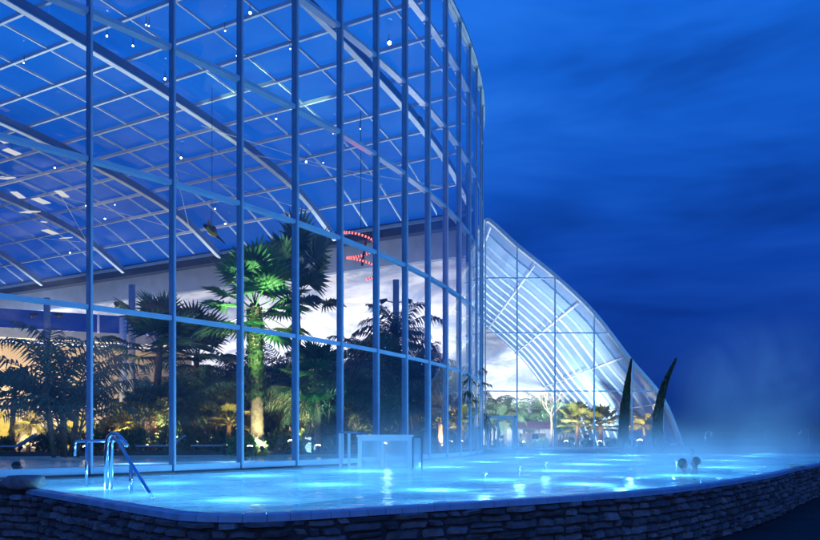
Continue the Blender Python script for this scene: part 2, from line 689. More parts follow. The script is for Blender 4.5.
# water surface as a triangulated sheet
b = MB()
b.poly([(p.x, p.y, WZ) for p in pool_poly])
tag(b.build('pool_water', M['water']), kind='structure')
b = MB()
b.poly([(p.x, p.y, .06) for p in pool_poly])
n = len(pool_poly)
for i in range(n):
    p, q = pool_poly[i], pool_poly[(i + 1) % n]
    b.add([(p.x, p.y, .06), (q.x, q.y, .06), (q.x, q.y, WZ - .03), (p.x, p.y, WZ - .03)], [(0, 1, 2, 3)])
tag(b.build('pool_basin', M['basin']), kind='structure')


def offset(path, d):
    out = []
    n_ = len(path)
    for i, p in enumerate(path):
        t = (path[min(i + 1, n_ - 1)] - path[max(i - 1, 0)]).normalized()
        out.append(p + Vector((t.y, -t.x, 0)) * d)
    return out


def resample(path, step):
    out = [path[0].copy()]
    acc = 0
    for i in range(len(path) - 1):
        a, c = path[i], path[i + 1]
        seg = (c - a).length
        while acc + step <= seg + 1e-9 and seg > 0:
            acc += step
            out.append(a + (c - a) * (acc / seg))
        acc -= seg
    return out


def arclen(path):
    s = [0]
    for i in range(len(path) - 1):
        s.append(s[-1] + (path[i + 1] - path[i]).length)
    return s


def at_len(path, s, x):
    x = max(0, min(x, s[-1] - 1e-6))
    lo = 0
    while lo < len(s) - 2 and s[lo + 1] < x:
        lo += 1
    f = (x - s[lo]) / max(1e-9, s[lo + 1] - s[lo])
    p = path[lo].lerp(path[lo + 1], f)
    t = (path[lo + 1] - path[lo]).normalized()
    return p, t


wall = thing('stone_wall', 'curved dry stone retaining wall with glazed tile rim holding the steaming pool', 'wall', (-2.2, 7.3, 0))
# tiles of the rim: individual tiles with open joints
rim_pts = resample(edge, .225)
b = MB()
rim_n = []
for i in range(len(rim_pts)):
    t = (rim_pts[min(i + 1, len(rim_pts) - 1)] - rim_pts[max(i - 1, 0)]).normalized()
    rim_n.append(Vector((t.y, -t.x, 0)))
for i in range(len(rim_pts) - 1):
    p, q = rim_pts[i], rim_pts[i + 1]
    t = (q - p).normalized()
    g = .003
    z1 = WZ + .004 + rng.uniform(-.001, .001)

    def rp2(o_, dz):
        a_, c_ = p + rim_n[i] * o_, q + rim_n[i + 1] * o_
        return a_ + t * g + Vector((0, 0, z1 + dz)), c_ - t * g + Vector((0, 0, z1 + dz))
    ring = [rp2(-.01, 0), rp2(.10, -.004), rp2(.125, -.02), rp2(.135, -.085), rp2(-.01, -.085)]
    vs = [v for pr_ in ring for v in pr_]
    b.add(vs, [(0, 1, 3, 2), (2, 3, 5, 4), (4, 5, 7, 6), (6, 7, 9, 8), (0, 2, 4, 6, 8), (1, 9, 7, 5, 3)])
b.build('tile_rim', M['coping'], wall)
b = MB()
b.sweep([p + Vector((0, 0, WZ - .05)) for p in offset(edge, .06)], .11, .07)
b.build('rim_bed', M['mortar'], wall)
# left return of the wall beyond the pool corner
ret = [Vector((-16, 10.2, 0)), Vector((-10, 10.6, 0)), Vector((-7.2, 10.9, 0)), Vector((-6.3, 11.1, 0))]
outer = offset(edge, .10)
outer[0:3] = []
full = catmull(ret, 4)[:-2] + outer
b = MB()
for i in range(len(full) - 1):
    p, q = full[i], full[i + 1]
    t = (q - p).normalized()
    nn = Vector((t.y, -t.x, 0)) * .03
    b.add([(p.x, p.y, -.1), (q.x, q.y, -.1), (q.x, q.y, WZ - .09), (p.x, p.y, WZ - .09), (p.x - nn.x * 8, p.y - nn.y * 8, WZ - .09), (q.x - nn.x * 8, q.y - nn.y * 8, WZ - .09)],
          [(0, 1, 2, 3), (3, 2, 5, 4)])
b.build('backing', M['mortar'], wall)
sl = arclen(full)
b = MB()
rs = random.Random(11)


def add_stone(mb, s0, s1, z0, z1, bulge):
    nu, nv = 6, 4
    vs = []
    sx = rs.uniform(-.05, .05)
    tilt = rs.uniform(-.05, .05)
    for j in range(nv + 1):
        for i in range(nu + 1):
            u, v = i / nu, j / nv
            eu = min(u, 1 - u) * 2
            ev = min(v, 1 - v) * 2
            k = min(1, eu * 3.2) * min(1, ev * 2.1)
            s = s0 + (s1 - s0) * u
            z = z0 + (z1 - z0) * v
            # irregular outline
            s += .022 * mnoise.noise(Vector((s * 3, z * 9, s0))) + sx * (v - .5)
            z += .020 * mnoise.noise(Vector((s * 5, z * 4, z0 + 7)))
            if i in (0, nu) and j in (0, nv):
                s += (.02 if i == 0 else -.02)
                z += (.012 if j == 0 else -.012)
            p, t = at_len(full, sl, s)
            nn = Vector((t.y, -t.x, 0))
            dpt = -.02 + (bulge + .02) * k + .030 * mnoise.noise(Vector((s * 6, z * 9, bulge * 50))) * k + tilt * (v - .5) * k
            vs.append(p + nn * dpt + Vector((0, 0, z)))
    fs = []
    for j in range(nv):
        for i in range(nu):
            a = j * (nu + 1) + i
            fs.append((a, a + 1, a + nu + 2, a + nu + 1))
    mb.add(vs, fs)


z = 0.0
row = 0
heights = [.12, .14, .10, .13, .11, .13, .10, .09]
for hgt in heights:
    s = rs.uniform(0, .2)
    z1 = z + hgt
    while s < sl[-1] - .3:
        ln = rs.choice((rs.uniform(.13, .24), rs.uniform(.2, .38), rs.uniform(.32, .6)))
        if rs.random() < .12 and hgt > .125:
            zm = z + hgt * rs.uniform(.4, .6)
            add_stone(b, s + .004, s + ln - .004, z + .002, zm - .002, rs.uniform(.03, .09))
            add_stone(b, s + .004, s + ln - .004, zm + .002, z1 - .002, rs.uniform(.03, .09))
        else:
            add_stone(b, s + .004, s + ln - .004, z + .002 + rs.uniform(-.014, .010), z1 - .002 + rs.uniform(-.010, .014), rs.uniform(.03, .075))
        s += ln
    z = z1
b.build('stonework', M['stone'], wall)

# dark ledge at the left between wall and glass hall
b = MB()
led = [Vector((-16, 10.45, 0)), Vector((-10, 10.85, 0)), Vector((-7.2, 11.15, 0)), Vector((-5.98, 11.06, 0)), circ(-47.6, CR + .13), circ(-52, CR + .13), circ(-58, CR + .13)]
b.prism([(p.x, p.y) for p in led], 0.02, WZ + .02)
tag(b.build('pavement', M['deck']), kind='structure')


def boulder(name, c, sx, sy, sz, label, cat, seed, mat=None):
    bm = bmesh.new()
    bmesh.ops.create_icosphere(bm, subdivisions=3, radius=1)
    for v in bm.verts:
        n_ = mnoise.noise(v.co * 1.3 + Vector((seed, 0, 0))) * .28 + mnoise.noise(v.co * 3.1 + Vector((0, seed, 0))) * .08
        v.co = v.co * (1 + n_)
        q = v.co
        v.co = Vector((max(-.85, min(.85, q.x)) * sx, max(-.85, min(.85, q.y)) * sy, max(-.7, min(.62, q.z)) * sz))
    me = bpy.data.meshes.new(name)
    bm.to_mesh(me)
    bm.free()
    for p in me.polygons:
        p.use_smooth = True
    me.materials.append(mat or M['boulder'])
    o = bpy.data.objects.new(name, me)
    COL.objects.link(o)
    o.location = c
    return tag(o, label, cat)


boulder('boulder', (-6.05, 10.95, WZ + .10), .36, .26, .16, 'rounded boulder lying on the ledge at the left end of the stone wall', 'boulder', 2.2)
b = MB()
m_ = Matrix.Rotation(R(28), 3, 'Z') @ Matrix.Rotation(R(7), 3, 'Y')
b.box((9.85, 17.9, WZ + .055), (.20, .42, .04), m_)
tag(b.build('loose_slab', M['slab'], bevel=.006, loc=(9.85, 17.9, WZ + .03)), 'pale rectangular slab lying loose on the rim of the stone wall', 'slab')
# low dark wall along the far side of the pool
b = MB()
b.box((16.2, 35.35, .62), (9.6, .5, 1.36))
for k in range(8):
    b.box((11.4 + .6 + k * 1.2, 35.35, 1.325), (1.19, .56, .05))
tag(b.build('low_wall', M['deck'], loc=(16.2, 35.35, 0)), 'low dark wall bounding the far side of the steaming pool', 'wall')

# ------------------------------------------------------------------ round glass hall
hall = thing('glass_hall', 'huge round glass hall with curved curtain wall and blue gridded glass roof', 'building', (CC.x, CC.y, 1.0))
MA = [-24.43 + 2.88 * k for k in range(-13, 13)]    # mullion angles
ringH = [EYE + (.88 + k) * 3 for k in range(5)] + [EYE + 5.52 * 3]
BASE = 1.05
TOP = ringH[-1]
for a in MA:
    b = MB()
    rad = Vector((math.cos(R(a)), math.sin(R(a)), 0))
    tan = Vector((-rad.y, rad.x, 0))
    m_ = Matrix((tan, rad, Vector((0, 0, 1)))).transposed()
    c = circ(a, CR - .03, (BASE + TOP) / 2)
    b.box(c, (.055, .14, TOP - BASE), m_)
    b.box(circ(a, CR - .115, (BASE + TOP) / 2), (.07, .024, TOP - BASE), m_)
    mo = b.build('mullion', M['framedark'], hall)
    b = MB()
    b.box(circ(a, CR + .065, (BASE + TOP) / 2), (.042, .044, TOP - BASE), m_)
    b.build('cap_strip', M['frame'], mo)
for k, h in enumerate([BASE + .06] + ringH):
    b = MB()
    for i in range(len(MA) - 1):
        p, q = circ(MA[i], CR - .02, h), circ(MA[i + 1], CR - .02, h)
        t = (q - p).normalized()
        b.sweep([p + t * .045, q - t * .045], .11, .10 if k else .16)
        if k:
            p, q = circ(MA[i], CR - .14, h), circ(MA[i + 1], CR - .14, h)
            b.sweep([p + t * .05, q - t * .05], .17, .025)
    b.build('transom', M['frame'], hall)
rp_ = random.Random(5)
for i in range(len(MA) - 1):
    b = MB()
    for k in range(6):
        z0 = (BASE + .14) if k == 0 else ringH[k - 1] + .062
        z1 = ringH[k] - .062
        p, q = circ(MA[i], CR + .03), circ(MA[i + 1], CR + .03)
        t = (q - p).normalized()
        nn = Vector((t.y, -t.x, 0))
        j = [rp_.uniform(-.006, .006) for _ in range(4)]
        p2, q2 = p + t * .032, q - t * .032
        b.add([p2 + nn * j[0] + Vector((0, 0, z0)), q2 + nn * j[1] + Vector((0, 0, z0)), q2 + nn * j[2] + Vector((0, 0, z1)), p2 + nn * j[3] + Vector((0, 0, z1))], [(0, 1, 2, 3)])
    b.build('glass_panel', M['glass'], hall)
b = MB()
b.sweep([circ(a_, CR + .02, TOP + .03) for a_ in [MA[0] + .72 * j for j in range(4 * (len(MA) - 1) + 1)]], .26, .12)
b.build('top_rail', M['frame'], hall)
# sill plinth under the glass
b = MB()
for i in range(len(MA) - 1):
    p, q = circ(MA[i], CR - .05, 0), circ(MA[i + 1], CR - .05, 0)
    b.sweep([Vector((p.x, p.y, .52)), Vector((q.x, q.y, .52))], .3, 1.05)
b.build('plinth', M['darksteel'], hall)

# roof: arched beams from a straight eave towards the front
E0 = Vector((3.85, 40.4, 0))
EU = Vector((-.889, .458, 0)).normalized()
ET = Vector((-.458, -.889, 0)).normalized()
prof_t = [(0, 13.0), (3.7, 14.75), (7.5, 15.6), (11.6, 16.05), (15.9, 16.3), (22, 16.4), (30, 16.42), (45, 16.3), (60, 15.8)]


def roofH(t):
    for i in range(len(prof_t) - 1):
        if t <= prof_t[i + 1][0]:
            t0, h0 = prof_t[i]
            t1, h1 = prof_t[i + 1]
            hm = prof_t[max(i - 1, 0)]
            hp = prof_t[min(i + 2, len(prof_t) - 1)]
            m0 = (h1 - hm[1]) / (t1 - hm[0])
            m1 = (hp[1] - h0) / (hp[0] - t0)
            x = (t - t0) / (t1 - t0)
            d = t1 - t0
            return (2 * x ** 3 - 3 * x * x + 1) * h0 + (x ** 3 - 2 * x * x + x) * d * m0 + (-2 * x ** 3 + 3 * x * x) * h1 + (x ** 3 - x * x) * d * m1
    return prof_t[-1][1]


def roofP(u, t, dz=0):
    p = E0 + EU * u + ET * t
    return Vector((p.x, p.y, EYE + roofH(t) + dz))


def inside(p, r=CR - .35):
    return (Vector((p.x, p.y)) - CC).length < r


UMAX, TMAX, DU, DT = 57.6, 50, 2.4, 2.05
NB = 6
for bi in range(0, NB + 1):
    u = 9.6 * bi
    pts = [t * .8 for t in range(0, 63) if inside(roofP(u, t * .8), CR - .3)]
    if len(pts) < 2:
        continue
    b = MB()
    b.sweep([roofP(u, t, -.36) for t in pts], .08, .44)
    b.build('arched_beam', M['beam'], hall)
    b = MB()
    b.sweep([roofP(u, t, -.61) for t in pts], .26, .05)
    b.build('beam_flange', M['whitedull'], hall)
for k in range(1, int(TMAX / DT)):
    t = k * DT
    us = [i * .6 for i in range(-10, int(UMAX / .6)) if inside(roofP(i * .6, t))]
    if len(us) < 2:
        continue
    b = MB()
    b.sweep([roofP(us[0], t, -.02), roofP(us[-1], t, -.02)], .10, .17)
    b.build('purlin', M['whitedull'], hall)
for i in range(-2, int(UMAX / DU)):
    u = i * DU
    if abs(u / 9.6 - round(u / 9.6)) < 1e-6:
        continue
    pts = [t * .8 for t in range(0, 63) if inside(roofP(u, t * .8))]
    if len(pts) < 2:
        continue
    b = MB()
    b.sweep([roofP(u, t, .02) for t in pts], .06, .11)
    b.build('rafter', M['whitedull'], hall)
b = MB()
rp_ = random.Random(9)
for k in range(int(TMAX / DT)):
    for i in range(-3, int(UMAX / DU)):
        q = [(i * DU + .04, k * DT + .03), (i * DU + DU - .04, k * DT + .03), (i * DU + DU - .04, k * DT + DT - .03), (i * DU + .04, k * DT + DT - .03)]
        ps = [roofP(u, t, .09 + rp_.uniform(-.012, .012)) for u, t in q]
        if all(inside(p, CR - .1) for p in ps):
            b.poly(ps)
b.build('roof_glazing', M['roofglass'], hall)
# tension cables below the roof
for u0, t0, u1, t1 in ((9.6, 3, 14.4, 9), (14.4, 9, 19.2, 3), (19.2, 3, 24, 9), (24, 9, 28.8, 3), (19.2, 11, 28.8, 13), (28.8, 4, 38.4, 9), (0.6, 3, 9.6, 9), (4, 4, 9.6, 12)):
    b = MB()
    b.tube([roofP(u0, t0, -.9), roofP(u1, t1, -.9)], .022, 5)
    b.build('cable', M['whitedull'], hall)
# eave beam, fascia and wall painted with sky cloud reflections under it
wall_e = [E0 + EU * u for u in (0.3, 66)]


def wallbox(u0, u1, toff, z0, z1, th):
    p, q = E0 + EU * u0 + ET * toff, E0 + EU * u1 + ET * toff
    mb = MB()
    mid = (p + q) / 2
    m__ = Matrix((EU, ET, Vector((0, 0, 1)))).transposed()
    mb.box((mid.x, mid.y, (z0 + z1) / 2), ((q - p).length, th, z1 - z0), m__)
    return mb


wallbox(.3, 66, -.1, EYE + 12.25, EYE + 13.05, .7).build('eave_beam', M['darksteel'], hall)
wallbox(.3, 66, .28, EYE + 12.75, EYE + 12.95, .06).build('gutter', M['beam'], hall)
wallbox(.3, 66, -.6, EYE + 10.65, EYE + 12.24, .5).build('fascia', M['fascia'], hall)
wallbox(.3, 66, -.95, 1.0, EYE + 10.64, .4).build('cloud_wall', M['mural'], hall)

wallbox(.3, 40, -.70, 1.13, 4.6, .06).build('wainscot', M['cream'], hall)  # cream base added to carry a warm glow between the trunks
# indoor deck and pool
LA, LB = Vector((-24, 24)), Vector((-2, 30.2))
ld_ = (LB - LA).normalized()


def hit(sign):
    o = LA - CC
    bq = o.dot(ld_)
    cq = o.dot(o) - (CR - .25) ** 2
    return LA + ld_ * (-bq + sign * math.sqrt(bq * bq - cq))


h0, h1 = hit(-1), hit(1)
a0 = math.degrees(math.atan2(h0.y - CC.y, h0.x - CC.x))
a1 = math.degrees(math.atan2(h1.y - CC.y, h1.x - CC.x))
arc_in = [circ(a0 + (a1 - a0) * k / 30, CR - .25) for k in range(31)]
arc_out = [circ(a1 + ((a0 + 360) - a1) * k / 60, CR - .25) for k in range(61)]
b = MB()
b.poly([(p.x, p.y, 1.12) for p in arc_out])
tag(b.build('floor', M['floor']), kind='structure')
b = MB()
b.poly([(p.x, p.y, .3) for p in arc_in])
b.add([(h0.x, h0.y, .3), (h1.x, h1.y, .3), (h1.x, h1.y, 1.2), (h0.x, h0.y, 1.2)], [(0, 1, 2, 3)])
tag(b.build('indoor_pool_basin', M['basin']), kind='structure')
b = MB()
b.poly([(p.x, p.y, 1.02) for p in arc_in])
tag(b.build('indoor_pool_water', M['indoorwater']), kind='structure')
b = MB()
b.sweep([Vector((h0.x, h0.y, 1.16)), Vector((h1.x, h1.y, 1.16))], .45, .16)
tag(b.build('pool_kerb', M['deck']), kind='structure')

# gallery at the back left
g0, g1 = Vector((-38, 36.2, 0)), Vector((-14.5, 46.6, 0))
gd = (g1 - g0).normalized()
gn = Vector((gd.y, -gd.x, 0))
gm = Matrix((gd, gn, Vector((0, 0, 1)))).transposed()
gal = thing('gallery', 'cream walled gallery with sloping blue glazed balcony at the back of the hall', 'gallery', ((g0 + g1) / 2).to_tuple()[:2] + (1.12,))
gc = (g0 + g1) / 2
gl_ = (g1 - g0).length


def gbox(name, mat, off, z0, z1, th, ln=None, sh=0):
    mb = MB()
    c = gc + gn * off + gd * sh
    mb.box((c.x, c.y, (z0 + z1) / 2), (ln or gl_, th, z1 - z0), gm)
    return mb.build(name, mat, gal)


gbox('wall', M['cream'], -.4, 1.12, 7.55, .3)
gbox('balcony_slab', M['bluegrey'], .2, 7.7, 8.25, 1.8)
gbox('light_strip', M['e_amber'], 1.0, 7.62, 7.69, .06)
for k in range(9):
    mb = MB()
    s0, s1 = -gl_ / 2 + k * gl_ / 9, -gl_ / 2 + (k + 1) * gl_ / 9
    p = gc + gd * (s0 + .06)
    q = gc + gd * (s1 - .06)
    mb.add([p + gn * 1.1 + Vector((0, 0, 8.26)), q + gn * 1.1 + Vector((0, 0, 8.26)), q + gn * .3 + Vector((0, 0, 9.5)), p + gn * .3 + Vector((0, 0, 9.5)),
            p + gn * 1.05 + Vector((0, 0, 8.26)), q + gn * 1.05 + Vector((0, 0, 8.26)), q + gn * .25 + Vector((0, 0, 9.5)), p + gn * .25 + Vector((0, 0, 9.5))],
           [(0, 1, 2, 3), (7, 6, 5, 4), (0, 4, 5, 1), (1, 5, 6, 2), (2, 6, 7, 3), (3, 7, 4, 0)])
    mb.build('window', M['bluefab'], gal)
    mb = MB()
    mb.sweep([gc + gd * s1 + gn * 1.12 + Vector((0, 0, 8.26)), gc + gd * s1 + gn * .32 + Vector((0, 0, 9.5))], .1, .1, up=tuple(gn))
    mb.build('bar', M['white'], gal)
for k in range(6):
    s0 = -gl_ / 2 + 2 + k * 4.2
    mb = MB()
    c = gc + gd * s0 + gn * (-.22)
    mb.box((c.x, c.y, 2.25), (1.7, .06, 2.2), gm)
    mb.build('door', pbr('olive_lit_panel', (.45, .38, .06), .7), gal)

# ------------------------------------------------------------------ half vaulted glass house
VY = 37.0
vcurve = [(3.95, 13.2), (4.3, 13.15), (5.75, 11.84), (7.6, 10.36), (9.66, 8.41), (11.68, 5.82), (13.37, 3.76), (14.45, 1.1)]
vc = catmull([Vector((x, 0, z)) for x, z in vcurve], 6)
vlt = thing('vaulted_greenhouse', 'white ribbed glass house with quarter arch gable beside the round hall', 'building', (9, VY, 1.0))


def vz(x):
    for i in range(len(vc) - 1):
        if vc[i].x - 1e-4 <= x <= vc[i + 1].x + 1e-4:
            f = (x - vc[i].x) / max(1e-6, vc[i + 1].x - vc[i].x)
            return vc[i].z * (1 - f) + vc[i + 1].z * f
    return 1.1


VD = 23.0
VF = 1.15
upn = []
for i, p in enumerate(vc):
    t = (vc[min(i + 1, len(vc) - 1)] - vc[max(i - 1, 0)]).normalized()
    upn.append(Vector((-t.z, 0, t.x)))
b = MB()
b.sweep([Vector((p.x, VY, p.z)) for p in vc], .30, .17, up=upn)
b.build('arch_rim', M['white'], vlt)
for x in (3.98, 5.66, 7.66, 9.73, 11.73, 13.37):
    b = MB()
    z1 = vz(x) - .1
    b.box((x, VY, (VF + z1) / 2), (.065, .12, z1 - VF), None)
    b.build('mullion', M['frame'], vlt)
xs = [3.98, 5.66, 7.66, 9.73, 11.73, 13.37, 14.4]


def x_at(z):
    x = 4.0
    while x < 14.4 and vz(x) > z:
        x += .02
    return x


for z in (10.2, 7.3, 4.23, 1.24):
    b = MB()
    x1 = x_at(z) - .12
    cuts = [x for x in xs if x < x1] + [x1]
    for i in range(len(cuts) - 1):
        b.box(((cuts[i] + cuts[i + 1]) / 2, VY, z), (cuts[i + 1] - cuts[i] - .068, .10, .06))
    b.build('transom', M['frame'], vlt)
rows = [1.28, 4.23, 7.3, 10.2, 13.2]
for i in range(len(xs) - 1):
    b = MB()
    for k in range(4):
        z0, z1 = rows[k] + .045, rows[k + 1] - .045
        xa, xb = xs[i] + .047, xs[i + 1] - .047
        pts = []
        nn = 6
        top = [(xa + (xb - xa) * j / nn, min(z1, vz(xa + (xb - xa) * j / nn) - .12)) for j in range(nn + 1)]
        top = [(x, z) for x, z in top if z > z0 + .02]
        if len(top) < 2:
            continue
        yj = [VY + rp_.uniform(-.008, .008) for _ in range(2)]
        pts = [(top[0][0], yj[0], z0)] + [(top[-1][0], yj[0], z0)] + [(x, yj[1], z) for x, z in reversed(top)]
        b.poly(pts)
    b.build('glass_panel', M['gableglass'], vlt)
# ribs
for k in range(1, 13):
    y = VY + k * 1.85
    b = MB()
    b.sweep([Vector((p.x, y, p.z - .06)) for p in vc], .036, .12, up=upn)
    b.build('rib', M['frame'], vlt)
for i in (6, 15, 22, 29, 36):
    p = vc[i]
    b = MB()
    b.sweep([(p.x, VY + .2, p.z - .2), (p.x, VY + VD, p.z - .2)], .06, .07)
    b.build('purlin', M['white'], vlt)
b = MB()
for k in range(12):
    for i in range(0, len(vc) - 1):
        p, q = vc[i], vc[i + 1]
        if q.z < 1.2:
            continue
        y0, y1 = VY + .2 + k * 2.0 - (.0 if k else 0), min(VY + .2 + (k + 1) * 2.0, VY + VD)
        b.poly([(p.x, y0, p.z + .07), (q.x, y0, q.z + .07), (q.x, y1, q.z + .07), (p.x, y1, p.z + .07)])
b.build('vault_glazing', M['vaultglass'], vlt, smooth=True)
b = MB()
b.poly([(3.95, VY + VD, VF)] + [(p.x, VY + VD, p.z) for p in vc] + [(14.45, VY + VD, VF)])
b.poly([(3.95, VY + VD + .2, VF)] + [(p.x, VY + VD + .2, p.z) for p in vc] + [(14.45, VY + VD + .2, VF)])
b.build('end_wall', M['mural'], vlt)  # sky reflections painted into the end wall colour
b = MB()
b.box((3.90, VY + VD / 2 + 2, 7.1), (.08, VD - 4, 12))
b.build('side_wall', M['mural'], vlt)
b = MB()
b.box((9.2, VY + VD / 2, .58), (10.9, VD + .3, 1.14))
b.build('floor_slab', M['floor'], vlt)
# door in the gable
dr = MB()
for x in (4.12, 5.55):
    dr.box((x, VY - .12, 2.0), (.13, .16, 1.74))
dr.box((4.83, VY - .12, 2.87), (1.56, .16, .12))
do = dr.build('door_frame', M['white'], vlt)
dr = MB()
for x in (4.62, 5.42):
    dr.box((x, VY - .13, 1.96), (.09, .08, 1.62))
for z in (1.2, 2.74):
    dr.box((5.02, VY - .13, z), (.71, .08, .08))
dl = dr.build('door', M['white'], vlt)
dr = MB()
dr.tube([(4.70, VY - .2, 1.75), (4.70, VY - .2, 2.2)], .018, 6)
dr.build('handle', M['chrome'], dl)

# ------------------------------------------------------------------ swim-through entry box
EX0, EX1, EY0 = -1.30, .0, 18.1
lock = thing('swim_lock', 'low glass entry box with pale frame standing in the pool against the round hall', 'entry box', (-.7, 19, 1.0))
b = MB()
b.prism([(-1.38, 18.02), (.08, 18.02), (.12, 22.2), (-1.2, 20.3)], 1.80, 1.86)
b.build('roof', M['white'], lock)
b = MB()
b.prism([(-1.95, 19.2), (-1.43, 18.9), (-1.25, 20.4), (-1.75, 20.2)], 1.9, 1.95)
b.build('canopy', M['bluegrey'], lock)
for x in (-1.30, -.72, .0):
    b = MB()
    b.box((x, EY0, 1.38), (.10, .10, .84))
    b.build('post', M['white'], lock)
for x, y in ((-1.92, 19.25), (-1.66, 19.05)):
    b = MB()
    b.box((x, y, 1.42), (.07, .07, .96))
    b.build('post', M['white'], lock)
b = MB()
b.box((-.65, EY0, 1.755), (1.19, .08, .10))
b.box((-.65, EY0, .99), (1.23, .06, .06))
b.build('rail', M['white'], lock)
for xa, xb in ((-1.26, -.76), (-.68, -.04)):
    b = MB()
    b.poly([(xa, EY0, 1.02), (xb, EY0, 1.02), (xb, EY0, 1.72), (xa, EY0, 1.72)])
    b.build('glass_panel', M['lockglass'], lock)
b = MB()
b.poly([(-1.29, EY0 + .05, 1.02), (-1.25, 20.2, 1.02), (-1.25, 20.2, 1.78), (-1.29, EY0 + .05, 1.78)])
b.build('glass_panel', M['lockglass'], lock)
b = MB()
b.poly([(.05, EY0 + .05, 1.02), (.1, 22.1, 1.02), (.1, 22.1, 1.78), (.05, EY0 + .05, 1.78)])
b.build('glass_panel', M['lockglass'], lock)
lamp('POINT', 22, (.45, .8, 1), (-.65, 19.2, 1.5), lock, size=.15)
mb = MB()
mb.lathe([(.02, 0), (.12, .02), (.12, .06), (.02, .07)], (-.65, 19.2, 1.72), 12)
mb.build('ceiling_lamp', M['e_cold'], lock)
# dark framed door at the right end
dm = MB()
for x in (.075, .31):
    dm.box((x, 18.35, 1.38), (.035, .05, .84))
dm.box((.19, 18.35, 1.80), (.27, .05, .035))
dd = dm.build('door', M['black'], lock)
dm = MB()
dm.poly([(.095, 18.35, .98), (.29, 18.35, .98), (.29, 18.35, 1.78), (.095, 18.35, 1.78)])
dm.build('pane', M['lockglass'], dd)

# ------------------------------------------------------------------ stainless handrails
hr = thing('pool_handrail', 'polished steel stair handrail curving down into the pool', 'handrail', (-4.75, 11, WZ))
b = MB()
top = P(112, 433, 10.9)
b.tube([P(106, 489, 10.9), P(106.5, 445, 10.9), P(108, 437.5, 10.9), P(112, 433.6, 10.85), P(117, 434.0, 10.75), P(121, 438, 10.7), P(127, 445.5, 10.6)], .034, 10)
b.build('bent_post', M['chrome'], hr, smooth=True)
b = MB()
b.tube([P(111, 489, 10.8), P(111.5, 444, 10.8), P(114, 438.5, 10.75), P(118, 441, 10.6), P(132, 465, 10.35), P(149, 492, 10.1), P(153, 498, 10.05)], .027, 10)
b.build('sloping_rail', M['chrome'], hr, smooth=True)
b = MB()
b.tube([P(131, 494, 10.6), P(131, 465, 10.6)], .03, 8)
b.build('post', M['chrome'], hr, smooth=True)
hr2 = thing('barrier_rail', 'short straight steel rail with a turned down end beside the pool stair', 'handrail', (-5.3, 11.4, WZ))
b = MB()
b.tube([P(75, 456, 11.6), P(75, 443.5, 11.6), P(76.5, 441.4, 11.6), P(79, 441, 11.6), P(110, 440.8, 11.3)], .024, 8)
b.build('top_rail', M['chrome'], hr2, smooth=True)
b = MB()
b.tube([P(86.5, 487, 11.5), P(86.5, 441.5, 11.5)], .024, 8)
b.build('post', M['chrome'], hr2, smooth=True)

# swan neck spouts on the far wall


def spout(x, y, z, h, reach, label, flip=1):
    o = thing('swan_neck_spout', label, 'water spout', (x, y, z), 'steel spouts on the far wall')
    mb = MB()
    pts = [(x, y, z), (x, y, z + h * .72)]
    for k in range(9):
        a = PI * .92 * k / 8
        rr = reach / 2
        pts.append((x - flip * (rr - rr * math.cos(a)), y, z + h * .72 + rr * 1.05 * math.sin(a) * (h * .28 / (reach / 2) if reach else 1)))
    mb.tube(pts, .035, 8)
    mb.build('pipe', M['chrome'], o, smooth=True)
    mb = MB()
    mb.tube([Vector(pts[-1]), Vector(pts[-1]) + Vector((-flip * .05, 0, -.10))], [.045, .065], 8)
    mb.build('nozzle', M['chrome'], o, smooth=True)
    mb = MB()
    mb.lathe([(.09, 0), (.09, .03), (.045, .05)], (x, y, z), 12)
    mb.build('base_plate', M['chrome'], o)
    return o


spout(20.1, 35.3, 1.352, .86, .42, 'tall steel swan neck spout nearest the end of the far low wall')
spout(18.25, 35.3, 1.352, .80, .30, 'steel swan neck spout in the middle of the far low wall')
spout(14.9, 35.3, 1.352, .72, -.32, 'small steel spout bending towards the steam, closest to the dark cypresses')

# ------------------------------------------------------------------ cypresses: two dark horns before the glass house


def horn(base, tip, wid, bend, label, seed):
    rr = random.Random(seed)
    o = thing('cypress', label, 'tree', base)
    base, tip = Vector(base), Vector(tip)
    mb = MB()
    path = []
    for k in range(13):
        s = k / 12
        p = base.lerp(tip, s)
        p.x += bend * (s * s - s) * 4 * .25
        path.append(p)
    mb.tube(path[:9], [.09 * (1 - .1 * k) + .005 for k in range(9)], 7)
    mb.build('trunk', M['trunk'], o, smooth=True)
    mb = MB()
    for i in range(5200):
        s = rr.random() ** 1.15
        k = s * 12
        i0 = min(11, int(k))
        c = path[i0].lerp(path[i0 + 1], k - i0)
        r0 = wid * (math.sin(PI * min(1, s * .52 + .36)) ** .8) * (1 - s ** 3.2) * min(1, s * 9 + .55) + .015
        a = rr.uniform(0, 2 * PI)
        rad = r0 * (.72 + .2 * rr.random() ** .5 + .12 * mnoise.noise(Vector((a, s * 9, seed))))
        p = c + Vector((math.cos(a) * rad, math.sin(a) * rad, 0))
        up = Vector((math.cos(a) * .12, math.sin(a) * .12, 1)).normalized()
        ln = rr.uniform(.10, .2)
        sd_ = up.cross(Vector((rr.uniform(-1, 1), rr.uniform(-1, 1), .2))).normalized() * .03
        mb.add([p - sd_, p + sd_, p + up * ln * .6 + sd_ * .7, p + up * ln, p + up * ln * .6 - sd_ * .7], [(0, 1, 2, 3, 4)])
    mb.build('crown', M['cypress'], o)
    return o


horn(tuple(P(623, 453, 34.3)), tuple(P(631.5, 361, 34.3)), .24, .4, 'slim dark cypress standing close in front of the glass gable', 1)
horn(tuple(P(660, 452, 34.6)), tuple(P(676, 361, 34.6)), .24, 1.7, 'dark cypress curved like a horn at the foot of the arch', 2)

# ------------------------------------------------------------------ palms


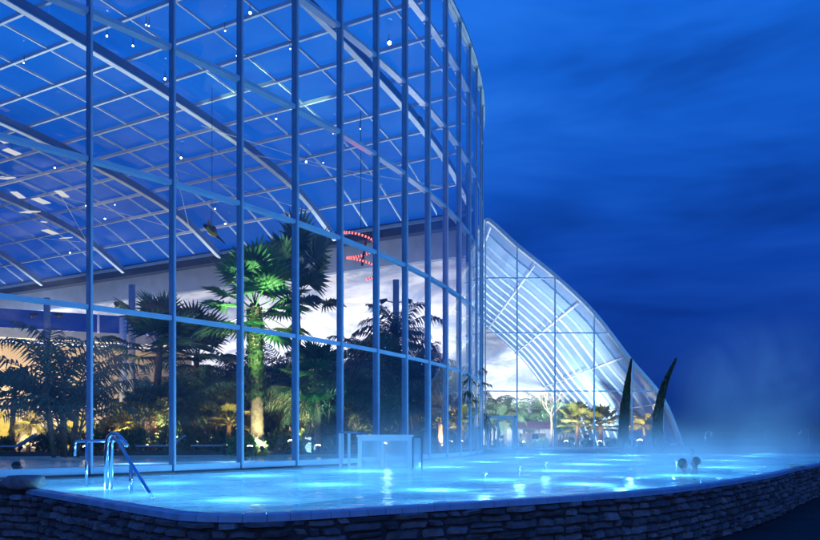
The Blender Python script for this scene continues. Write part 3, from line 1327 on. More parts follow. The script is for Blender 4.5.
def feather_frond(mb, stem, base, az, el, ln, droop, rr, nl=20, lw=.045, ll=.55):
    """one pinnate frond: arching stalk and drooping leaflets"""
    d = Vector((math.cos(az), math.sin(az), 0))
    pts = []
    x = z_ = 0
    ang = el
    st = ln / 12
    for k in range(13):
        pts.append(base + d * x + Vector((0, 0, z_)))
        x += math.cos(ang) * st
        z_ += math.sin(ang) * st
        ang -= droop / 12 * (0.5 + k / 12)
    stem.tube(pts, [.028 * (1 - .07 * k) for k in range(13)], 4, caps=False)
    side = Vector((-d.y, d.x, 0))
    for j in range(2, nl + 1):
        s = j / nl * 12
        i0 = min(11, int(s))
        p = pts[i0].lerp(pts[i0 + 1], s - i0)
        t = (pts[i0 + 1] - pts[i0]).normalized()
        l_ = ll * ln * .42 * math.sin(PI * min(.93, .22 + .72 * j / nl)) ** .7 * rr.uniform(.85, 1.1)
        for sg in (-1, 1):
            dirv = (side * sg * .78 + t * .72 + Vector((0, 0, -.12 + rr.uniform(-.15, .15)))).normalized()
            mid = p + dirv * l_ * .5
            tip = p + dirv * l_ * .9 + Vector((0, 0, -.38 * l_ - rr.uniform(0, .25) * l_))
            w = t * lw * (.7 + .3 * ln / 2)
            mb.add([p - w * .35, p + w * .35, mid + w * .5, tip, mid - w * .5], [(0, 1, 2, 4), (4, 2, 3)])


def fan_leaf(mb, stem, base, az, el, pet, rad, rr, nseg=22):
    d = Vector((math.cos(az) * math.cos(el), math.sin(az) * math.cos(el), math.sin(el)))
    hub = base + d * pet + Vector((0, 0, -.08 * pet))
    stem.tube([base, base + d * pet * .5 + Vector((0, 0, .02)), hub], [.03, .022, .016], 4, caps=False)
    side = d.cross(Vector((0, 0, 1)))
    if side.length < .1:
        side = Vector((1, 0, 0))
    side.normalize()
    nrm = side.cross(d).normalized()
    for k in range(nseg):
        a = R(-118 + 236 * (k + .5) / nseg)
        da = R(236 / nseg) * .5
        l_ = rad * (1 - .12 * abs(a) / 2) * rr.uniform(.9, 1.05)
        fold = .06 * (1 if k % 2 else -1)

        def dirat(x):
            return d * math.cos(x) + side * math.sin(x)
        v0 = dirat(a - da)
        v1 = dirat(a + da)
        vm = dirat(a)
        split = l_ * .58
        tip = hub + vm * l_ + nrm * (-.10 * l_) + Vector((0, 0, -.10 * l_ * rr.random()))
        mb.add([hub, hub + v0 * split - nrm * .02, hub + vm * split + nrm * (.05 + fold * .4), hub + v1 * split - nrm * .02, tip],
               [(0, 1, 2), (0, 2, 3), (1, 4, 2), (2, 4, 3)])


def trunk_mesh(mb, h, r0, r1, lean, rr, rings=True):
    n_ = max(8, int(h / .16))
    pts, rs_ = [], []
    for k in range(n_ + 1):
        s = k / n_
        pts.append(Vector((lean[0] * s * s, lean[1] * s * s, h * s)))
        r_ = r0 + (r1 - r0) * s
        if s < .08:
            r_ *= 1.35 - s * 4
        rs_.append(r_ * (1.07 if (rings and k % 2) else .97))
    mb.tube(pts, rs_, 10)
    return pts[-1]


class Ent:
    pass


def proto_palm(kind, seed, h, mats, nf, ln, r0=.16, r1=.11, lean=(.2, .1), skirt=False, name=None):
    """returns the meshes of one palm kind (trunk, crown), built round the origin"""
    rr = random.Random(seed)
    tr = MB()
    top = trunk_mesh(tr, h, r0, r1, lean, rr)
    cr_, st = MB(), MB()
    for k in range(nf):
        az = k * 2.39996 + rr.uniform(-.2, .2)
        s = k / nf
        if kind == 'feather':
            feather_frond(cr_, cr_, top + Vector((0, 0, -.1 + .12 * (1 - s))), az, R(80 - 85 * s + rr.uniform(-8, 8)), ln * rr.uniform(.82, 1.08), R(95 + 35 * s), rr, nl=26, lw=.065, ll=.78)
        else:
            el = R(82 - (118 if skirt else 96) * s + rr.uniform(-9, 9))
            fan_leaf(cr_, cr_, top + Vector((0, 0, .05 * rr.random() - .5 * s * (1 if skirt else .4))), az, el, ln * rr.uniform(.75, 1.1), ln * rr.uniform(.72, .9), rr)
    return tr, cr_, top


def proto_clump(seed, nst, h, ln, nf):
    """areca: several slim stems, each with a few fronds"""
    rr = random.Random(seed)
    tr, cr_ = MB(), MB()
    for s in range(nst):
        a = s * 2.4
        b0 = Vector((math.cos(a) * .25, math.sin(a) * .25, 0)) * (s / nst + .2) * 2
        hh = h * rr.uniform(.35, 1)
        tp = b0 + Vector((math.cos(a) * .4 * hh * .35, math.sin(a) * .4 * hh * .35, hh))
        tr.tube([b0, b0.lerp(tp, .5) + Vector((0, 0, .05)), tp], [.06, .05, .035], 6)
        for k in range(nf):
            feather_frond(cr_, cr_, tp, a + k * 2.4 + rr.uniform(-.4, .4), R(rr.uniform(48, 86)), ln * rr.uniform(.8, 1.15), R(rr.uniform(85, 150)), rr, nl=20, lw=.062, ll=.74)
    return tr, cr_


PROTO = {}


def mk(key, name, cat, tr, cr_, leaf, trm='trunk'):
    o = thing(name, None, None)
    t = tr.build('trunk' if key != 'areca' else 'stems', M[trm], o, smooth=True)
    c = cr_.build('crown', M[leaf], o)
    PROTO[key] = (o, cat, [False])
    return o


mk('fan', 'fan_palm', 'palm', *proto_palm('fan', 4, 4.2, None, 26, 1.35, .20, .15, (.15, .1), True)[:2], 'palm_dark')
mk('fan_sparse', 'fan_palm', 'palm', *proto_palm('fan', 64, 4.2, None, 15, 1.5, .18, .13, (.2, -.1))[:2], 'palm_dark')
mk('fan_small', 'fan_palm', 'palm', *proto_palm('fan', 14, 1.7, None, 20, .95, .15, .12, (.1, .05))[:2], 'palm_olive')
mk('feather', 'feather_palm', 'palm', *proto_palm('feather', 24, 5.0, None, 18, 2.5, .15, .10, (.5, .2))[:2], 'palm_dark')
mk('feather_small', 'feather_palm', 'palm', *proto_palm('feather', 34, 1.6, None, 16, 1.7, .12, .09, (.15, .1))[:2], 'palm_olive')
mk('areca', 'areca_palm', 'palm', *proto_clump(44, 8, 2.3, 2.7, 5), 'palm_dark')


def place(key, px, py, d, scale, label, rz=0.0, group='palms inside the glass halls', floor=1.12, sz=None, leaf=None):
    """stand a palm of a kind at the pixel column px and distance d"""
    o, cat, used = PROTO[key]
    if used[0]:
        o = copy_tree(o)
    else:
        used[0] = True
    x = (px - 410) * d / F
    o.location = (x, d, floor)
    o.rotation_euler = (0, 0, rz)
    o.scale = (scale, scale, sz or scale)
    tag(o, label, cat, group)
    if leaf:
        for ch in o.children:
            if ch.name.startswith('crown'):
                ch.material_slots[0].link = 'OBJECT'
                ch.material_slots[0].material = M[leaf]
    return o


# the tall lit fan palm in the middle is its own build: creeper on the trunk
rr = random.Random(77)
big = thing('fan_palm', 'tall fan palm with brightly lit green crown and creeper on its trunk', 'palm', tuple(Vector(((257 - 410) * 29 / F, 29, 1.12))), 'palms inside the glass halls')
tr, cr_, top = proto_palm('fan', 5, 6.2, None, 19, 1.62, .30, .2, (-.1, .0), True)
org = Vector(big.location)
for m__ in (tr, cr_):
    m__.v = [p + org for p in m__.v]
tr.build('trunk', M['trunk'], big, smooth=True)
cr_.build('crown', M['palm_green'], big)
cp = MB()
for i in range(900):
    s = rr.uniform(.36, .98)
    a = rr.uniform(0, 2 * PI)
    rad = .27 + .12 * rr.random()
    p = org + Vector((-.1 * s * s + math.cos(a) * rad, math.sin(a) * rad, 6.2 * s))
    nrm = Vector((math.cos(a), math.sin(a), rr.uniform(-.5, .3))).normalized()
    sd_ = nrm.cross(Vector((0, 0, 1))).normalized() * rr.uniform(.05, .11)
    dn = Vector((0, 0, -rr.uniform(.1, .2))) + nrm * .04
    cp.add([p, p + sd_ + dn * .4, p + dn, p - sd_ + dn * .4], [(0, 1, 2, 3)])
cp.build('creeper', M['shrub'], big)

# left group
place('areca', 66, 0, 24, 1.12, 'large dark areca palm clump just inside the glass behind the pool stair', .3)
place('fan_sparse', 155, 0, 32, 1.12, 'dark fan palm silhouetted against the cloud wall left of the bright one', .4)
place('fan_sparse', 196, 0, 35, 1.12, 'dark fan palm between the silhouetted palm and the bright crown', 2.2)
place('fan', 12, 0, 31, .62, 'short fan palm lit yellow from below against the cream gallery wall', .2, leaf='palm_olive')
place('feather_small', 28, 0, 30, .72, 'small feather palm glowing olive under the gallery', .5)
place('feather_small', 122, 0, 33, .95, 'olive feather palm catching warm light behind the sloping rail', 1.5)
place('fan_small', 148, 0, 31, .95, 'small olive fan palm low beneath the dark silhouetted palm', 1.9)
place('fan_sparse', 299, 0, 33, .98, 'tall dark palm with ragged crown close behind the bright fan palm', 2.6, sz=1.72)
place('fan', 318, 0, 30, .80, 'dark green fan palm low to the right of the bright one', 1.2, leaf='palm_green')
place('areca', 178, 0, 31, .95, 'tall dark areca clump below the second silhouetted fan palm', 2.0)
place('areca', 216, 0, 35, 1.05, 'dark areca clump directly left of the creeper covered trunk', .8)
place('areca', 290, 0, 36, 1.1, 'dark areca clump right of the creeper covered trunk', 2.9)
place('areca', 322, 0, 31, 1.1, 'dark areca clump behind the left end of the glass entry box', 1.0)
place('feather', 360, 0, 36, .93, 'feather palm with open crown beneath the ring of red bulbs', .9)
place('feather', 394, 0, 34, .93, 'feather palm standing over the glass entry box', 2.0)
place('feather', 408, 0, 31, 1.0, 'tallest feather palm, near where the curtain wall curves away', 3.0)
place('areca', 386, 0, 28, 1.15, 'dark areca clump over the dark framed door of the entry box', 2.7)
place('areca', 418, 0, 31, 1.2, 'dark areca clump where the curtain wall begins to curve away', 3.7)
place('fan_small', 228, 0, 31, .8, 'small olive fan palm lit beside the base of the creeper covered trunk', 0.6)
place('fan_small', 204, 0, 34, .9, 'small lit fan palm among dark stems left of the big trunk', 2.6)
place('fan_small', 440, 0, 30, .85, 'small lit fan palm seen through the curving end of the wall', 1.1)
for k, (px, d, sc, lab) in enumerate(((150, 42, 1.5, 'behind the tall grey lamp pole'), (182, 41, 1.75, 'in the back row between two silhouetted fan palms'), (222, 41, 1.85, 'in the back row left of the big trunk'), (262, 40, 1.9, 'in the back row directly behind the big trunk'),
                                     (300, 40, 1.8, 'in the back row under the ragged dark crown'), (332, 38.5, 1.75, 'in the back row left of the ring of red bulbs'), (366, 37.5, 1.6, 'in the back row under the ring of red bulbs'), (400, 36.5, 1.65, 'in the back row behind the twin spotlight pole'), (434, 35, 1.55, 'last of the back row, where the wall curves away'))):
    place('areca', px, 0, d, sc * .78, 'broad dark areca clump ' + lab, k * .9)
# in the vaulted house
place('fan_small', 577, 0, 42, .88, 'bright olive fan palm left of two in the vaulted house', .3, floor=1.155)
place('fan_small', 601, 0, 41, .82, 'olive fan palm just behind the slim dark cypress', 1.3, floor=1.155)
place('feather_small', 646, 0, 39, .78, 'lit feather palm under the low end of the arch', 2.3, floor=1.155)
place('feather_small', 505, 0, 44, 1.15, 'dark feather palm behind the gable door', 1.0, floor=1.155, leaf='palm_dark')
place('areca', 530, 0, 50, .95, 'dark areca clump between the gable door and the bare tree', 1.8, floor=1.155)
place('areca', 492, 0, 50, 1.0, 'dark areca clump seen through the glass left of the gable door', .2, floor=1.155)
place('areca', 560, 0, 55, .9, 'dark areca clump far back in the vaulted house', 1.4, floor=1.155)

# bare tree in the vaulted house


def bare_tree(x, y, z, h, label):
    rr = random.Random(8)
    o = thing('bare_tree', label, 'tree', (x, y, z))
    mb = MB()
    b0 = Vector((x, y, z))
    mb.tube([b0, b0 + Vector((.05, 0, h * .35)), b0 + Vector((0, 0, h * .6))], [.1, .08, .06], 7)
    mb.build('trunk', M['drytwig'], o, smooth=True)
    mb = MB()

    def br(p, d, l_, r_, dep):
        q = p + d * l_
        mb.tube([p, p.lerp(q, .5) + Vector((rr.uniform(-.05, .05), 0, rr.uniform(-.05, .05))), q], [r_, r_ * .8, r_ * .6], 4)
        if dep:
            for _ in range(3):
                nd = (d + Vector((rr.uniform(-.7, .7), rr.uniform(-.7, .7), rr.uniform(-.1, .6)))).normalized()
                br(q, nd, l_ * .72, r_ * .6, dep - 1)
    for a in range(5):
        an = a * 1.26
        br(b0 + Vector((0, 0, h * (.5 + .02 * a))), Vector((math.cos(an) * .7, math.sin(an) * .7, .9)).normalized(), h * .2, .04, 3)
    mb.build('crown', M['drytwig'], o)


bare_tree((551 - 410) * 43 / F, 43, 1.155, 3.6, 'leafless pale tree in the vaulted house')

# shrubs


def shrub_mesh(seed, w, h, n_, ls=.14):
    rr = random.Random(seed)
    mb = MB()
    cs = [(Vector((rr.uniform(-w, w) * .6, rr.uniform(-w, w) * .5, rr.uniform(.25, .75) * h)), rr.uniform(.25, .5) * w) for _ in range(9)]
    for i in range(n_):
        c, r_ = cs[i % len(cs)]
        v = Vector((rr.gauss(0, 1), rr.gauss(0, 1), rr.gauss(0, 1))).normalized()
        p = c + v * r_ * rr.uniform(.6, 1.05)
        p.z = max(.03, p.z)
        t = (v + Vector((rr.uniform(-.7, .7), rr.uniform(-.7, .7), rr.uniform(-.4, .7)))).normalized()
        s = t.cross(Vector((rr.uniform(-1, 1), rr.uniform(-1, 1), rr.uniform(-1, 1)))).normalized() * ls * .32
        l_ = ls * rr.uniform(.7, 1.3)
        mb.add([p, p + t * l_ * .5 + s, p + t * l_, p + t * l_ * .5 - s], [(0, 1, 2, 3)])
    return mb


sp_mesh = [shrub_mesh(k, 1.0, 1.1, 700, .2).build('shrub', M['shrub']) for k in (1, 2, 3)]
used3 = [False] * 3
shrubs = [(8, 27.5, .55), (48, 28, .7), (88, 29, .7), (136, 29, .75), (168, 30, .8), (188, 31, .8), (214, 31.5, .7), (284, 32, .8), (306, 31, .8),
          (330, 30.5, .9), (350, 31.5, .9), (372, 31.5, .9), (397, 32, .95), (424, 32.5, .95), (448, 34, .8), (110, 34, 1.0), (235, 36, 1.2), (270, 37, 1.2),
          (340, 37, 1.3), (380, 38, 1.3), (420, 36, 1.2), (195, 37, 1.2), (155, 36, 1.1), (60, 35, .9)]
for i, (px, d, sc) in enumerate(shrubs):
    k = i % 3
    o = sp_mesh[k]
    if used3[k]:
        o = o.copy()
        COL.objects.link(o)
    used3[k] = True
    o.location = ((px - 410) * d / F, d, 1.12)
    o.scale = (sc, sc, sc * 1.15)
    o.rotation_euler = (0, 0, i * 1.7)
    tag(o, 'low leafy dark green shrub in the planting bed under the indoor palms', 'shrub', 'shrubs under the palms of the round hall')
for i, (px, d, sc) in enumerate([(500, 41, .45), (522, 43, .55), (541, 41, .5), (566, 44, .55), (588, 43.5, .5), (612, 41, .5), (632, 40, .42)]):
    o = sp_mesh[i % 3].copy()
    COL.objects.link(o)
    o.location = ((px - 410) * d / F, d, 1.155)
    o.scale = (sc, sc, sc)
    o.rotation_euler = (0, 0, i * 1.1)
    tag(o, 'small leafy shrub low behind the gable glass of the vaulted house', 'shrub', 'shrubs in the vaulted house')
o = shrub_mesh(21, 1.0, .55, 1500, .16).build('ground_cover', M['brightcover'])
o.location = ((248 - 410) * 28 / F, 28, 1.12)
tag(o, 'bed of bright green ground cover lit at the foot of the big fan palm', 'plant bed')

# ------------------------------------------------------------------ lamps
WARM = (1, .66, .30)


def uplight(px, d, energy, col, label, tgt, floor=1.12, mat='e_warm', spot=100, dx=0, size=1.0):
    x = (px - 410) * d / F
    o = thing('garden_spotlight', label, 'lamp', (x, d, floor), 'garden spotlights')
    tx = Vector((x + tgt[0], d + tgt[1], floor + tgt[2]))
    a = Vector((x, d, floor + .22 * size))
    dv = (tx - a).normalized()
    mb = MB()
    mb.tube([(x, d, floor), (x, d, floor + .16 * size)], .02 * size, 6)
    mb.build('spike', M['black'], o)
    mb = MB()
    mb.tube([a - dv * .10 * size, a + dv * .06 * size, a + dv * .10 * size], [.06 * size, .09 * size, .10 * size], 10)
    mb.build('housing', M['black'], o, smooth=True)
    mb = MB()
    mb.tube([a + dv * .101 * size, a + dv * .13 * size], .10 * size, 10)
    mb.build('lens', M[mat], o)
    lamp('SPOT', energy * 5.0, col, a + dv * .16 * size, o, tx, .08, spot, .8)
    return o


uplight(20, 29, 220, WARM, 'warm spotlight in the bed below the gallery wall', (.3, 2, 2.6))
uplight(4, 33, 300, WARM, 'warm spotlight beneath the short yellow lit fan palm', (.2, 2.5, 2.5))
uplight(62, 33, 260, WARM, 'warm spotlight low behind the large areca by the stair', (.8, 2, 2.6))
uplight(115, 30.5, 240, WARM, 'warm spotlight glowing behind the bent steel post', (.2, 1.5, 2.6), size=1.4)
uplight(146, 29.5, 240, WARM, 'warm spotlight under the low olive fan palm', (.2, 1.4, 2.6))
uplight(196, 31.5, 200, WARM, 'warm spotlight at dark stems left of the big trunk', (.6, 1.6, 2.4))
uplight(228, 29.3, 200, WARM, 'warm spotlight close to the left of the big trunk', (.5, 1.5, 2.2))
uplight(291, 30, 220, WARM, 'bright warm spotlight just right of the big trunk', (.1, 1.5, 2.6), size=1.5)
uplight(362, 30, 90, WARM, 'warm spotlight seen through the entry box glass', (.2, 1.5, 2.4), size=1.2)
uplight(384, 29.6, 90, WARM, 'second warm spotlight seen through the entry box, by its dark door', (.2, 1.5, 2.4), size=1.2)
uplight(444, 29.5, 260, WARM, 'warm spotlight at the curving end of the curtain wall', (.1, 1.5, 2.4))
uplight(250, 26.8, 4200, (.75, 1, .55), 'green tinted spotlight aimed up at the big lit crown', (-.25, 2.0, 7.2), spot=36, mat='e_cold')
uplight(262, 27.4, 260, (.9, 1, .6), 'spotlight washing the bright ground cover and trunk foot', (-.4, 1.3, 1.2), spot=110)
uplight(86, 25.5, 150, (.7, 1, .35), 'green tinted spotlight at the foot of the large areca by the stair', (-.5, .8, 2.4), spot=70)
uplight(170, 30, 120, (.75, 1, .4), 'greenish spotlight low between the two silhouetted fan palms', (.4, 1.4, 2.6), spot=80)
uplight(318, 28.6, 160, (.5, 1, .7), 'greenish spotlight under the dark green fan palm', (.05, 1.2, 3), spot=70)
# vaulted house
uplight(566, 40, 190, WARM, 'warm spotlight under the bright olive palm in the vaulted house', (.6, 2, 2.8), 1.155, size=1.2)
uplight(600, 39, 180, WARM, 'warm spotlight behind the slim dark cypress', (.2, 2, 2.6), 1.155, size=1.2)
uplight(640, 38, 180, WARM, 'warm spotlight under the low end of the arch', (.2, 1.2, 2.4), 1.155, size=1.4)
uplight(524, 42, 160, (1, .35, .4), 'pinkish spotlight between the gable door and the bare tree', (.2, 2, 2), 1.155)


def flood(x, y, z, tgt, energy, col, label, h=1.3, spot=120, size=.35, mat='e_cold'):
    """floodlight on a short mast"""
    o = thing('floodlight', label, 'lamp', (x, y, z), 'floodlights washing the walls')
    mb = MB()
    mb.tube([(x, y, z), (x, y, z + h)], .035, 8)
    mb.build('mast', M['bluegrey'], o)
    a = Vector((x, y, z + h + .08))
    dv = (Vector(tgt) - a).normalized()
    q = dv.to_track_quat('Z', 'Y').to_matrix()
    mb = MB()
    mb.box(a, (.34, .26, .14), q)
    mb.build('housing', M['black'], o)
    mb = MB()
    mb.box(a + dv * .075, (.30, .22, .01), q)
    mb.build('lens', M[mat], o)
    lamp('SPOT', energy, col, a + dv * .14, o, tgt, size, spot, .9)


COLD = (.90, .92, 1.0)
# cloud reflection wall of the round hall
for u, lab in ((2.5, 'at its right end by the curtain wall'), (6.5, 'behind the tallest feather palm'), (11, 'behind the twin spotlight pole'), (15.5, 'behind the ring of red bulbs'), (20, 'right of the ragged dark crown'),
               (24.5, 'behind the big fan palm'), (29, 'left of the big fan palm'), (33.5, 'behind the silhouetted fan palms'), (38.5, 'above the inner end of the gallery'), (44, 'above the middle of the gallery')):
    p = E0 + EU * u + ET * 3.2
    q = E0 + EU * u - ET * .75
    zb = 1.12
    if u > 36:
        p = E0 + EU * u + ET * 2.2
    flood(p.x, p.y, zb, (q.x, q.y, 10.2), 1600 if u < 36 else 3000, COLD, 'mast floodlight washing the cloud wall, ' + lab, 5.6 if u < 36 else 7.2, 140)
for k, (uu, lab) in enumerate(((-8, 'at the left end of the gallery'), (-2, 'in the middle of the gallery'), (4, 'at the inner end of the gallery'))):
    p = gc + gd * uu + gn * 4.2
    q = gc + gd * (uu + .3)
    flood(p.x, p.y, 1.12, (q.x, q.y, 4.6), 2600, (1, .74, .46), 'warm floodlight on the cream wall ' + lab, .5, 140, mat='e_warm')
for u, lab in ((6, 'at the far right end'), (12, 'behind the entry box palms'), (18, 'right of the big trunk'), (24, 'behind the big trunk'), (30, 'left of the big trunk'), (35, 'beside the gallery')):
    p = E0 + EU * u + ET * 2.2
    q = E0 + EU * u - ET * .7
    flood(p.x, p.y, 1.12, (q.x, q.y, 2.4), 850, (1, .70, .36), 'low warm lamp on the cream wall base, ' + lab, .25, 150, .2, mat='e_warm')
# vault
for x, y, lab in ((6.5, 50, 'deep in the vaulted house near the end wall'), (11.6, 46, 'in the middle of the vaulted house'), (6.9, 38.6, 'close behind the gable of the vaulted house')):
    flood(x, y, 1.155, (x - .2, y + 5.5, 7.5), (8500 if y == 50 else 10000), (.84, .93, 1), 'cold floodlight ' + lab, .6, 150)


def lamp_pole(px, d, ytop, yarm, label, energy=1500):
    x = (px - 410) * d / F
    zt = EYE + (437 - ytop) * d / F
    za = EYE + (437 - yarm) * d / F
    o = thing('lamp_pole', label, 'lamp pole', (x, d, 1.12), 'indoor lamp poles')
    mb = MB()
    mb.tube([(x, d, 1.12), (x, d, zt)], .17, 12)
    mb.build('pole', M['bluegrey'], o, smooth=True)
    for sg in (-1, 1):
        mb = MB()
        mb.tube([(x, d, za), (x + sg * .55, d - .1, za + .1)], .03, 6)
        mb.build('arm', M['darksteel'], o)
        a = Vector((x + sg * .65, d - .12, za + .1))
        dv = Vector((sg * .75, -.3, -.35)).normalized()
        mb = MB()
        mb.tube([a - dv * .18, a + dv * .1, a + dv * .2], [.08, .13, .15], 10)
        mb.build('spotlight', M['darksteel'], o, smooth=True)
        lamp('SPOT', energy, (.85, .93, 1), a + Vector((sg * .1, -.2, .25)), o, a + Vector((sg * 3, -7, 6)), .1, 120, .9)  # upward beam added to brighten the roof frames
    return o


lamp_pole(47, 38, 298, 317, 'indoor lamp pole with twin spotlights before the blue gallery glazing')
lamp_pole(132, 36, 285, 306, 'tall grey pole with twin spotlights behind the dark fan palm')
lamp_pole(396, 38, 280, 303, 'lamp pole with twin spotlights near the ring of red bulbs')
b = MB()
x = (123 - 410) * 40 / F
b.tube([(x, 40, 1.12), (x, 40, EYE + (437 - 318) * 40 / F)], .2, 12)
tag(b.build('column', M['whitedull'], smooth=True, loc=(x, 40, 1.12)), 'short pale round column left of the tall grey lamp pole', 'column')

# two dark spot lamps under the roof; the rest imitate reflected glints
spots = [(323, 162, 33, 'w'), (420, 119, 33, 'd'), (389, 42, 27, 'w'), (306, 161, 34, 'w'), (287, 106, 30, 'w'), (333, 132, 32, 'w'), (12, 152, 33, 'p'), (2, 140, 33, 'p'), (30, 212, 43, 'p'),
         (44, 222, 43, 'p'), (41, 201, 42, 'p'), (62, 194, 42, 'p'), (66, 238, 46, 'p'), (215, 208, 40, 'w'), (225, 223, 42, 'w'), (146, 24, 24, 'w'), (5, 178, 36, 'p'), (70, 252, 49, 'w'), (149, 25, 0, 'w'), (107, 35, 0, 'w'), (165, 78, 0, 'w'), (225, 30, 0, 'w'), (237, 55, 0, 'w'), (250, 12, 0, 'w'), (290, 48, 0, 'w'), (276, 118, 0, 'w'),
         (55, 167, 0, 'w'), (24, 62, 0, 'w'), (133, 45, 0, 'w'), (181, 157, 0, 'w'), (240, 158, 0, 'w'), (86, 205, 0, 'w'), (105, 218, 0, 'w'), (115, 204, 0, 'w'), (50, 232, 0, 'p'), (18, 195, 0, 'p'), (360, 128, 0, 'w')]


def roof_drop(px, py, d):
    return P(px, py, d)


lab_sp = {0: 'dark hanging spotlight right of a white beam high in the roof', 1: 'small dark spotlight high up where the curtain wall curves'}
def under_roof(px, py, drop):
    """the point just under the roof that a sight line at (px, py) meets"""
    for k in range(200, 1400):
        p = P(px, py, k * .05)
        t = (p - E0).dot(ET)
        if t > 0 and p.z > EYE + roofH(t) - drop:
            return p
    return P(px, py, 30)


m3 = Matrix((EU, ET, Vector((0, 0, 1)))).transposed()
M['lit_panel'] = emit('lit_panel', (1, .95, .9), .75)  # glow imitating bright reflections in the roof panes
for i, (px, py, d, kind) in enumerate(spots):
    if kind == 'p':
        p = under_roof(px, py, .75)
        o = thing('light_reflector', 'tilted white light panel hanging below the glass roof at the left', 'light panel', tuple(p), 'white light panels under the roof')
        sc = (.5, .24)[i % 2] + .13 * (i % 3)
        mb = MB()
        mb.box(p, (sc, sc * 1.5, .04), m3 @ Matrix.Rotation(R(-16 + 9 * (i % 4)), 3, 'X') @ Matrix.Rotation(R(8 * (i % 3)), 3, 'Z'))
        mb.build('panel', M['lit_panel'], o)
        mb = MB()
        mb.tube([p, p + Vector((0, 0, .62))], .012, 4)
        mb.build('hanger', M['darksteel'], o)
    else:
        p = under_roof(px, py, .34)
        o = thing('roof_spotlight', lab_sp.get(i, 'small round spotlight fixed below the glass roof'), 'spotlight', tuple(p), 'spotlights under the roof')
        r_ = (.13 if kind == 'd' else .026 + .014 * (i % 3) + (.03 if i in (2, 3) else 0))
        mb = MB()
        dv = Vector((.2, -.6, -.8)).normalized()
        mb.tube([p - dv * .12, p, p + dv * .08], [r_ * .7, r_, r_], 10)
        mb.build('housing', M['black'], o, smooth=True)
        mb = MB()
        mb.tube([p + dv * .081, p + dv * .10], r_ * .9, 10)
        mb.build('lens', M['e_cold'] if kind == 'w' else M['black'], o)
        mb = MB()
        mb.tube([p - dv * .1, p + Vector((0, 0, .30))], .012, 4)
        mb.build('hanger', M['darksteel'], o)

# ring of red bulbs
ch = thing('bulb_ring', 'hanging spiral of glowing red bulbs inside the curtain wall', 'chandelier', tuple(P(360, 232, 26)))
c = P(358, 232, 26)
helix = []
for k in range(60):
    s = k / 59
    a = s * 2 * PI * 1.85 + 2.4
    r_ = .62 - .12 * s
    helix.append(c + Vector((math.cos(a) * r_ + .25 * s, math.sin(a) * r_, .1 - 1.75 * s)))
b = MB()
b.tube(helix, .03, 6)
b.build('frame', M['darksteel'], ch, smooth=True)
for k in range(0, 60):
    b = MB()
    p = helix[k]
    b.lathe([(.012, -.045), (.036, -.025), (.04, 0), (.026, .035), (.01, .04)], p, 8)
    b.build('bulb', M['e_red'], ch, smooth=True)
b = MB()
b.tube([c + Vector((.35, 0, .0)), c + Vector((.2, 0, -.9)), c + Vector((.15, 0, -1.25))], .05, 6)
b.build('pendant', M['black'], ch)
b = MB()
b.tube([c + Vector((.1, 0, .1)), c + Vector((.1, 0, 4.5))], .012, 4)
b.build('cord', M['black'], ch)
lamp('POINT', 70, (1, .12, .08), c + Vector((0, -.9, -.2)), ch, size=.3)

# parrot ornament
pr = thing('parrot_ornament', 'yellow and black parrot ornament hanging under the eave', 'ornament', tuple(P(212, 232, 30)))
c = P(212, 232, 30)
ax = Vector((.75, 0, -.66))
b = MB()
b.tube([c - ax * .32, c - ax * .22, c - ax * .08, c + ax * .14, c + ax * .34], [.05, .12, .17, .13, .04], 10)
b.build('body', M['yellow'], pr, smooth=True)
b = MB()
b.tube([c - ax * .5, c - ax * .40, c - ax * .28], [.03, .11, .09], 10)
b.build('head', M['black'], pr, smooth=True)
b = MB()
b.tube([c + ax * .3, c + ax * .75], [.07, .02], 6)
b.build('tail', M['black'], pr, smooth=True)
for sg in (-1, 1):
    b = MB()
    w0 = c - ax * .1
    b.add([w0 + Vector((0, sg * .12, .05)), w0 + ax * .4 + Vector((0, sg * .16, .05)), w0 + Vector((.1, sg * .45, .3)), w0 - ax * .12 + Vector((0, sg * .3, .25))], [(0, 1, 2, 3)])
    b.build('wing', M['black'], pr)
b = MB()
b.tube([c, c + Vector((0, 0, 6.2))], .01, 4)
b.build('cord', M['black'], pr)

# ------------------------------------------------------------------ underwater lamps
POOLC = (.24, .62, 1)
pool_lamps = [(-4.9, 10.9, 26), (-3.6, 9.7, 26), (-4.2, 12.2, 30), (-2.2, 8.9, 22), (-1.4, 11.8, 40), (-3.2, 14.5, 40), (.4, 10.6, 34), (-1.2, 16.4, 55), (1.6, 13.2, 45), (3.0, 11.9, 30),
              (.9, 18.6, 65), (3.6, 16.6, 60), (2.4, 22.5, 75), (5.6, 14.6, 40), (5.2, 20.6, 75), (4.3, 27.5, 90), (7.4, 24.5, 85), (8.2, 18.6, 50), (6.2, 32, 110), (9.6, 30.5, 100), (10.6, 24, 60), (12.4, 32.6, 90), (14.5, 29.5, 60), (16.8, 33.2, 60)]
for i, (x, y, e) in enumerate(pool_lamps):
    o = thing('underwater_lamp', 'round pale blue lamp shining on the floor of the outdoor pool', 'pool lamp', (x, y, .06), 'underwater lamps of the outdoor pool')
    mb = MB()
    zl = .38 if i % 3 else .64
    mb.lathe([(.16, .0), (.16, .03), (.05, .05), (.05, zl - .12), (.11, zl - .10), (.11, zl - .062)], (x, y, .062), 14)
    mb.build('housing', M['chrome'], o)
    mb = MB()
    mb.lathe([(.10, .0), (.10, .02), (.05, .035)], (x, y, zl + .002), 14)
    mb.build('lens', M['e_pool'], o)
    lamp('POINT', e * (2.6 if y < 14 else 3.6), POOLC, (x, y, zl + .12), o, size=.08)
